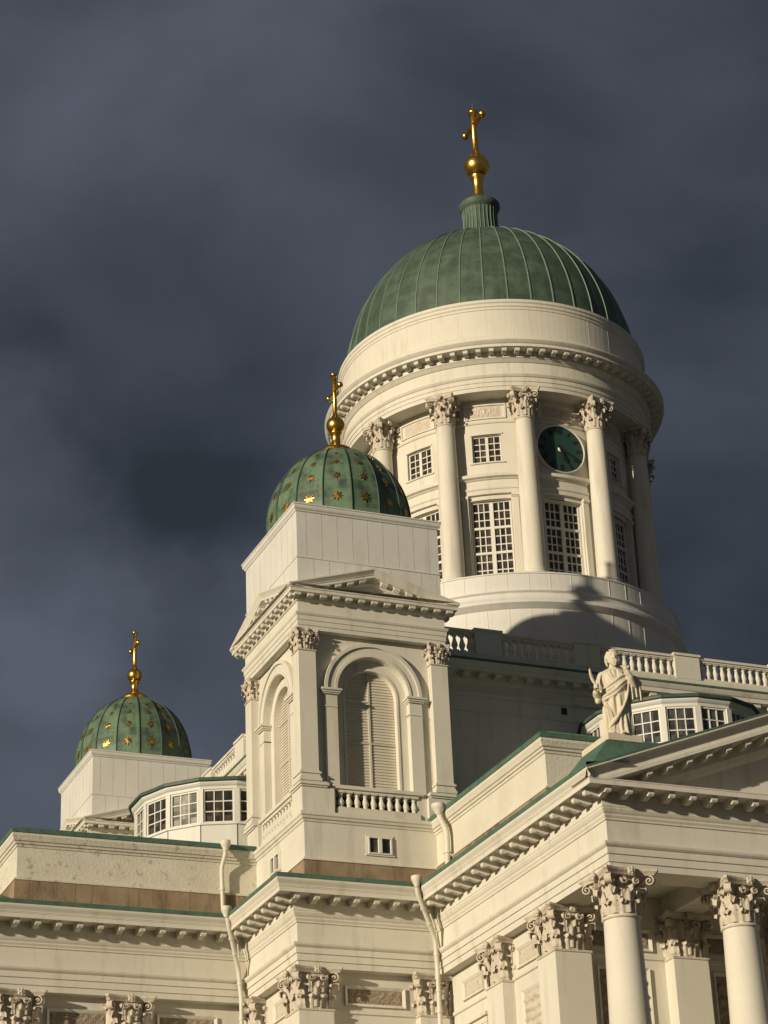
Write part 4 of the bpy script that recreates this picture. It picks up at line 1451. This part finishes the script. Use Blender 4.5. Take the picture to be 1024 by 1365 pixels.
def cable(pts, label):
    m = MB()
    P_ = []
    V_ = [Vector(p) for p in pts]
    for i in range(len(V_) - 1):
        for k in range(4):
            P_.append(tuple(V_[i].lerp(V_[i + 1], k / 4) + Vector((0, 0, -0.03 * math.sin(PI * k / 4)))))
    P_.append(tuple(V_[-1]))
    m.tube(P_, 0.035, 6)
    tag(m.build('cable', PIPE), label, 'cable', 'lightning cables beside the downpipes')
cb_ = [(-15.35, -20.62, 4.1), (-15.05, -20.9, 3.5), (-14.55, -20.55, 3.3), (-14.35, -20.45, 2.9), (-14.15, -20.35, 2.5), (-14.02, -20.25, 1.9), (-14.12, -20.2, 1.0), (-14.0, -20.1, 0.85), (-13.6, -19.9, 0.6)]
cable(cb_, 'thin cream cable following the mouldings right of the front tower')
cable(sw_(cb_), 'thin cream cable following the mouldings left of the front tower')

# ------------------------------------------------------------------ statue on the gable corner
def limb(mb, pts, rads, n=12):
    """tapered capsule chain"""
    for i in range(len(pts) - 1):
        a, b = Vector(pts[i]), Vector(pts[i + 1])
        k = 6
        mb.tube([tuple(a.lerp(b, j / k)) for j in range(k + 1)], [rads[i] + (rads[i + 1] - rads[i]) * j / k for j in range(k + 1)], n)
    for p, r in zip(pts, rads):
        mb.ball(p, r * 1.0, n)
def remeshed(mb, voxel, name, mat, parent, smooth_it=2):
    tmp = mb.build('tmp', mat)
    md = tmp.modifiers.new('r', 'REMESH')
    md.mode = 'VOXEL'
    md.voxel_size = voxel
    sm = tmp.modifiers.new('s', 'SMOOTH')
    sm.factor = 0.5
    sm.iterations = smooth_it
    bpy.context.view_layer.update()
    dg = bpy.context.evaluated_depsgraph_get()
    me = bpy.data.meshes.new_from_object(tmp.evaluated_get(dg))
    bpy.data.objects.remove(tmp)
    me.name = name
    me.materials.clear()
    me.materials.append(mat)
    for p in me.polygons:
        p.use_smooth = True
    return link(name, me, parent)

st = bpy.data.objects.new('statue', None)
COL.objects.link(st)
st.location = (-13.02, -34.52, 5.78)
st.rotation_euler = (0, 0, 0)
tag(st, 'bearded stone saint in a draped robe holding a curved knife on the gable corner', 'statue')
fig = MB()
# robe: stacked ovals with folds
prof = [(0.0, 0.47, 0.37, 0.00, 0.00), (0.10, 0.47, 0.37, 0.0, 0.0), (0.35, 0.44, 0.35, 0.0, 0.0), (0.75, 0.42, 0.33, 0.01, 0.0), (1.15, 0.42, 0.33, 0.02, 0.0), (1.5, 0.43, 0.33, 0.02, 0.0), (1.8, 0.44, 0.32, 0.02, 0.0),
        (2.1, 0.47, 0.31, 0.01, 0.0), (2.35, 0.50, 0.28, 0.0, 0.02), (2.50, 0.46, 0.25, 0.0, 0.03), (2.60, 0.34, 0.20, 0.0, 0.04), (2.68, 0.17, 0.15, 0.0, 0.02), (2.74, 0.13, 0.13, 0.0, 0.0)]
NA = 96
rows = []
def interp(z):
    for a, b in zip(prof[:-1], prof[1:]):
        if a[0] <= z <= b[0]:
            t = (z - a[0]) / (b[0] - a[0])
            return [a[i] + (b[i] - a[i]) * t for i in range(1, 5)]
    return prof[-1][1:]
NZ = 90
for j in range(NZ + 1):
    z = 2.74 * j / NZ
    rx, ry, ox, oy = interp(z)
    row = []
    for i in range(NA):
        th = 2 * PI * i / NA
        if z < 1.75:      # skirt: long vertical folds drifting sideways
            f = 0.055 * abs(math.sin(4.5 * th + 0.5 * z + 0.6)) + 0.03 * math.sin(11 * th - 1.3 * z) + 0.02 * math.sin(17 * th + z)
            f *= 1.0 if z < 1.3 else (1.75 - z) / 0.45
        elif z < 2.55:    # chest: tunic folds falling from the shoulders
            f = 0.022 * math.sin(13 * th + 1.5 * z)
        else:
            f = 0
        row.append((ox + (rx + f) * math.cos(th), oy + (ry + f) * math.sin(th), z))
    rows.append(row)
fig.grid(rows, None, True, True)
fig.poly(rows[0][::-1])
fig.poly(rows[-1])
# diagonal mantle: rolls from the right hip up to the left forearm, and swags below it
def swag(pts, r):
    P_ = []
    V_ = [Vector(p) for p in pts]
    for i in range(len(V_) - 1):
        a = V_[max(i - 1, 0)]; b = V_[i]; c = V_[i + 1]; d = V_[min(i + 2, len(V_) - 1)]
        for k in range(6):
            t = k / 6
            P_.append(tuple(0.5 * ((2 * b) + (c - a) * t + (2 * a - 5 * b + 4 * c - d) * t * t + (3 * b - a - 3 * c + d) * t ** 3)))
    P_.append(tuple(V_[-1]))
    n_ = len(P_)
    fig.tube(P_, [r * (0.55 + 0.45 * math.sin(PI * i / (n_ - 1))) for i in range(n_)], 8)
for k in range(4):
    o = 0.135 * k
    swag([(-0.47, 0.05, 1.42 + o * 0.7), (-0.38, -0.24, 1.40 + o), (-0.05, -0.345 - 0.02 * (k % 2), 1.56 + o * 1.15), (0.22, -0.34 - 0.03 * (k % 2), 1.86 + o * 0.95), (0.46, -0.22, 2.12 + o * 0.6)], 0.052 + 0.012 * (k % 2))
for k in range(5):
    o = 0.14 * k
    swag([(0.44 - 0.02 * k, -0.26, 2.05 - o), (0.34 - 0.04 * k, -0.39, 1.45 - 0.8 * o), (0.12 - 0.05 * k, -0.43, 0.92 - 0.6 * o), (-0.12 - 0.04 * k, -0.42, 0.62 - 0.5 * o), (-0.30 - 0.02 * k, -0.33, 0.50 - 0.42 * o)], 0.048)
for k in range(3):
    swag([(-0.44, -0.02 - 0.05 * k, 1.45), (-0.36 + 0.05 * k, -0.33, 1.0), (-0.30 + 0.06 * k, -0.38, 0.5), (-0.30 + 0.07 * k, -0.40, 0.05)], 0.045)
# tunic neckline folds
for s in (-1, 1):
    for k in range(3):
        swag([(s * (0.10 + 0.07 * k), -0.06, 2.64 - 0.02 * k), (s * (0.14 + 0.05 * k), -0.24, 2.45 - 0.03 * k), (0.05 + s * (0.02 + 0.05 * k), -0.33, 2.0)], 0.030)
# right arm (viewer's left): wide sleeve hanging from the bent forearm, hand forward with the knife
limb(fig, [(-0.38, 0.02, 2.42), (-0.50, 0.0, 2.05), (-0.57, 0.03, 1.68)], [0.155, 0.165, 0.15])
limb(fig, [(-0.57, 0.03, 1.68), (-0.63, -0.18, 1.60), (-0.66, -0.30, 1.66)], [0.15, 0.135, 0.115])
limb(fig, [(-0.59, -0.06, 1.56), (-0.61, -0.16, 1.36)], [0.12, 0.09])
limb(fig, [(-0.66, -0.28, 1.66), (-0.66, -0.44, 1.74)], [0.072, 0.066])
fig.ball((-0.66, -0.49, 1.77), 0.085, 12, None, 1.1)
for k in range(4):                                   # fingers closed round the handle
    z = 1.72 + 0.042 * k
    limb(fig, [(-0.73, -0.49, z), (-0.72, -0.58, z + 0.01), (-0.64, -0.60, z + 0.005), (-0.61, -0.55, z)], [0.026, 0.026, 0.024, 0.022], 8)
limb(fig, [(-0.60, -0.48, 1.80), (-0.60, -0.56, 1.86), (-0.65, -0.61, 1.87)], [0.03, 0.027, 0.023], 8)
# left arm (viewer's right): upper arm at the side, forearm raised across the chest
limb(fig, [(0.40, 0.02, 2.42), (0.55, -0.04, 2.10), (0.58, -0.12, 1.92)], [0.17, 0.17, 0.15])
limb(fig, [(0.58, -0.12, 1.94), (0.50, -0.32, 2.18), (0.40, -0.42, 2.38)], [0.15, 0.12, 0.085])
limb(fig, [(0.40, -0.42, 2.38), (0.35, -0.45, 2.47)], [0.07, 0.075])
for k in range(4):
    x = 0.40 - 0.045 * k
    limb(fig, [(x, -0.47, 2.50), (x - 0.02, -0.49, 2.57), (x - 0.06, -0.45, 2.60 - 0.01 * k)], [0.028, 0.026, 0.022], 8)
limb(fig, [(0.41, -0.45, 2.45), (0.46, -0.47, 2.52), (0.45, -0.47, 2.58)], [0.03, 0.027, 0.022], 8)
# mantle hanging over the left forearm
rows = []
for j in range(25):
    t = j / 24
    row = []
    for i in range(31):
        s = i / 30
        x = 0.42 + 0.44 * s + 0.03 * t
        z = 2.16 + 0.16 * math.sin(PI * min(1, s * 1.1)) - t * (0.92 - 0.12 * s)
        y = -0.30 + 0.26 * s + 0.06 * math.sin(s * 19 + 0.8 * t) * (0.35 + 0.65 * t)
        row.append((x, y, z))
    rows.append(row)
back = [[(x + 0.02, y + 0.13, z) for x, y, z in r] for r in rows]
b0 = rows + back[::-1] + [rows[0]]
fig.grid(b0, None, True)
for e_ in (0, 30):
    fig.poly([r[e_] for r in rows] + [r[e_] for r in back[::-1]])
limb(fig, [(0.46, -0.10, 2.18), (0.66, -0.06, 2.24), (0.82, 0.0, 2.06)], [0.12, 0.11, 0.09])
# feet
for s in (-1, 1):
    limb(fig, [(-0.06 + s * 0.15, -0.30, 0.06), (-0.06 + s * 0.17, -0.50, 0.05)], [0.085, 0.06])
    for k in range(4):
        fig.ball((-0.06 + s * 0.17 + (k - 1.5) * 0.034, -0.55, 0.035), 0.026, 8)
# head, hair and beard
limb(fig, [(0.0, 0.02, 2.60), (0.01, -0.01, 2.82)], [0.14, 0.13])
_n = len(fig.v)
HX, HY, HZ = 0.01, -0.05, 3.06
fig.ball((HX, HY + 0.02, HZ + 0.03), 0.19, 20, None, 1.28)
fig.ball((HX, HY - 0.05, HZ - 0.08), 0.145, 16, None, 1.2)
limb(fig, [(HX, HY - 0.165, HZ + 0.05), (HX, HY - 0.215, HZ - 0.035)], [0.026, 0.036], 8)             # nose
limb(fig, [(HX - 0.12, HY - 0.135, HZ + 0.075), (HX, HY - 0.175, HZ + 0.07), (HX + 0.12, HY - 0.135, HZ + 0.075)], [0.03, 0.033, 0.03], 8)   # brow
for s in (-1, 1):
    fig.ball((HX + s * 0.065, HY - 0.155, HZ + 0.022), 0.026, 8)
    fig.ball((HX + s * 0.085, HY - 0.13, HZ - 0.05), 0.05, 10)
    fig.ball((HX + s * 0.195, HY + 0.03, HZ + 0.0), 0.045, 10, None, 1.4)
    for k in range(7):                                # locks of hair down to the neck
        a = 0.2 + k * 0.36
        x, y = math.cos(a) * 0.185 * s, math.sin(a) * 0.185
        limb(fig, [(HX + x * 0.75, HY + 0.04 + y * 0.75, HZ + 0.22), (HX + x * 1.05, HY + 0.05 + y, HZ + 0.06), (HX + x * 1.12, HY + 0.06 + y * 1.05, HZ - 0.10), (HX + x * 0.95, HY + 0.06 + y * 0.95, HZ - 0.24)], [0.045, 0.05, 0.045, 0.03], 8)
    for k in range(4):                                # beard locks
        x = s * (0.035 + 0.035 * k)
        limb(fig, [(HX + x * 1.1, HY - 0.14 + 0.02 * k, HZ - 0.09 + 0.02 * k), (HX + x, HY - 0.19 + 0.025 * k, HZ - 0.20), (HX + x * 0.55, HY - 0.18 + 0.02 * k, HZ - 0.33 + 0.02 * k)], [0.042, 0.045, 0.024], 8)
limb(fig, [(HX - 0.07, HY - 0.185, HZ - 0.075), (HX, HY - 0.215, HZ - 0.065), (HX + 0.07, HY - 0.185, HZ - 0.075)], [0.018, 0.024, 0.018], 8)  # moustache
limb(fig, [(HX - 0.10, HY - 0.10, HZ + 0.22), (HX, HY - 0.13, HZ + 0.23), (HX + 0.10, HY - 0.10, HZ + 0.22)], [0.04, 0.045, 0.04], 8)
for i in range(_n, len(fig.v)):                       # head a little over life, turned to his left
    v = Vector(fig.v[i]) - Vector((0.0, -0.02, 2.86))
    v = Matrix.Rotation(R(6), 3, 'Z') @ (v * 1.10)
    fig.v[i] = tuple(v + Vector((0.0, -0.04, 2.84)))
fig.v = [tuple(Matrix.Rotation(R(-22), 3, 'Z') @ Vector((v[0] * 1.09, v[1] * 1.05, v[2]))) for v in fig.v]   # he faces a little to his right
figure = remeshed(fig, 0.018, 'robed_figure', STONE, st, 1)
kn = MB()
rows = []
for j in range(15):
    t = j / 14
    x = -0.80 - 0.36 * t ** 0.8 + 0.15 * t * t
    z = 1.84 + 0.66 * t
    w = 0.032 + 0.026 * math.sin(PI * t ** 0.8) if t < 0.97 else 0.012
    y = -0.60 - 0.06 * t
    rows.append([(x - w, y, z - 0.02), (x, y - 0.025, z), (x + w * 0.8, y, z + 0.03), (x, y + 0.025, z)])
kn.grid(rows, None, False, True)
kn.poly([p for p in rows[-1]])
kn.poly([p for p in rows[0]][::-1])
kn.tube([(-0.765, -0.595, 1.86), (-0.765, -0.59, 1.64)], 0.035, 8)
kn.v = [tuple(Matrix.Rotation(R(-22), 3, 'Z') @ (Vector(v) + Vector((0.10, 0.06, 0)))) for v in kn.v]
kn.build('knife', STONE, st)
pl = MB()
pl.box(-0.70, 0.66, -0.49, 1.6, -0.26, 0.0)
pl.build('plinth', STONE, st)
pl = MB()
pl.add([(-0.76, -0.46, -0.262), (0.60, -0.46, -0.262), (0.60, 1.5, -0.262), (-0.76, 1.5, -0.262), (-1.9, -1.0, -1.68), (0.58, -0.8, -0.80), (0.58, 1.6, -0.80), (-1.9, 1.6, -1.68)],
       [(0, 1, 5, 4), (1, 2, 6, 5), (2, 3, 7, 6), (3, 0, 4, 7), (0, 3, 2, 1)], 0, False)
pl.build('copper_foot', TRIM, st)
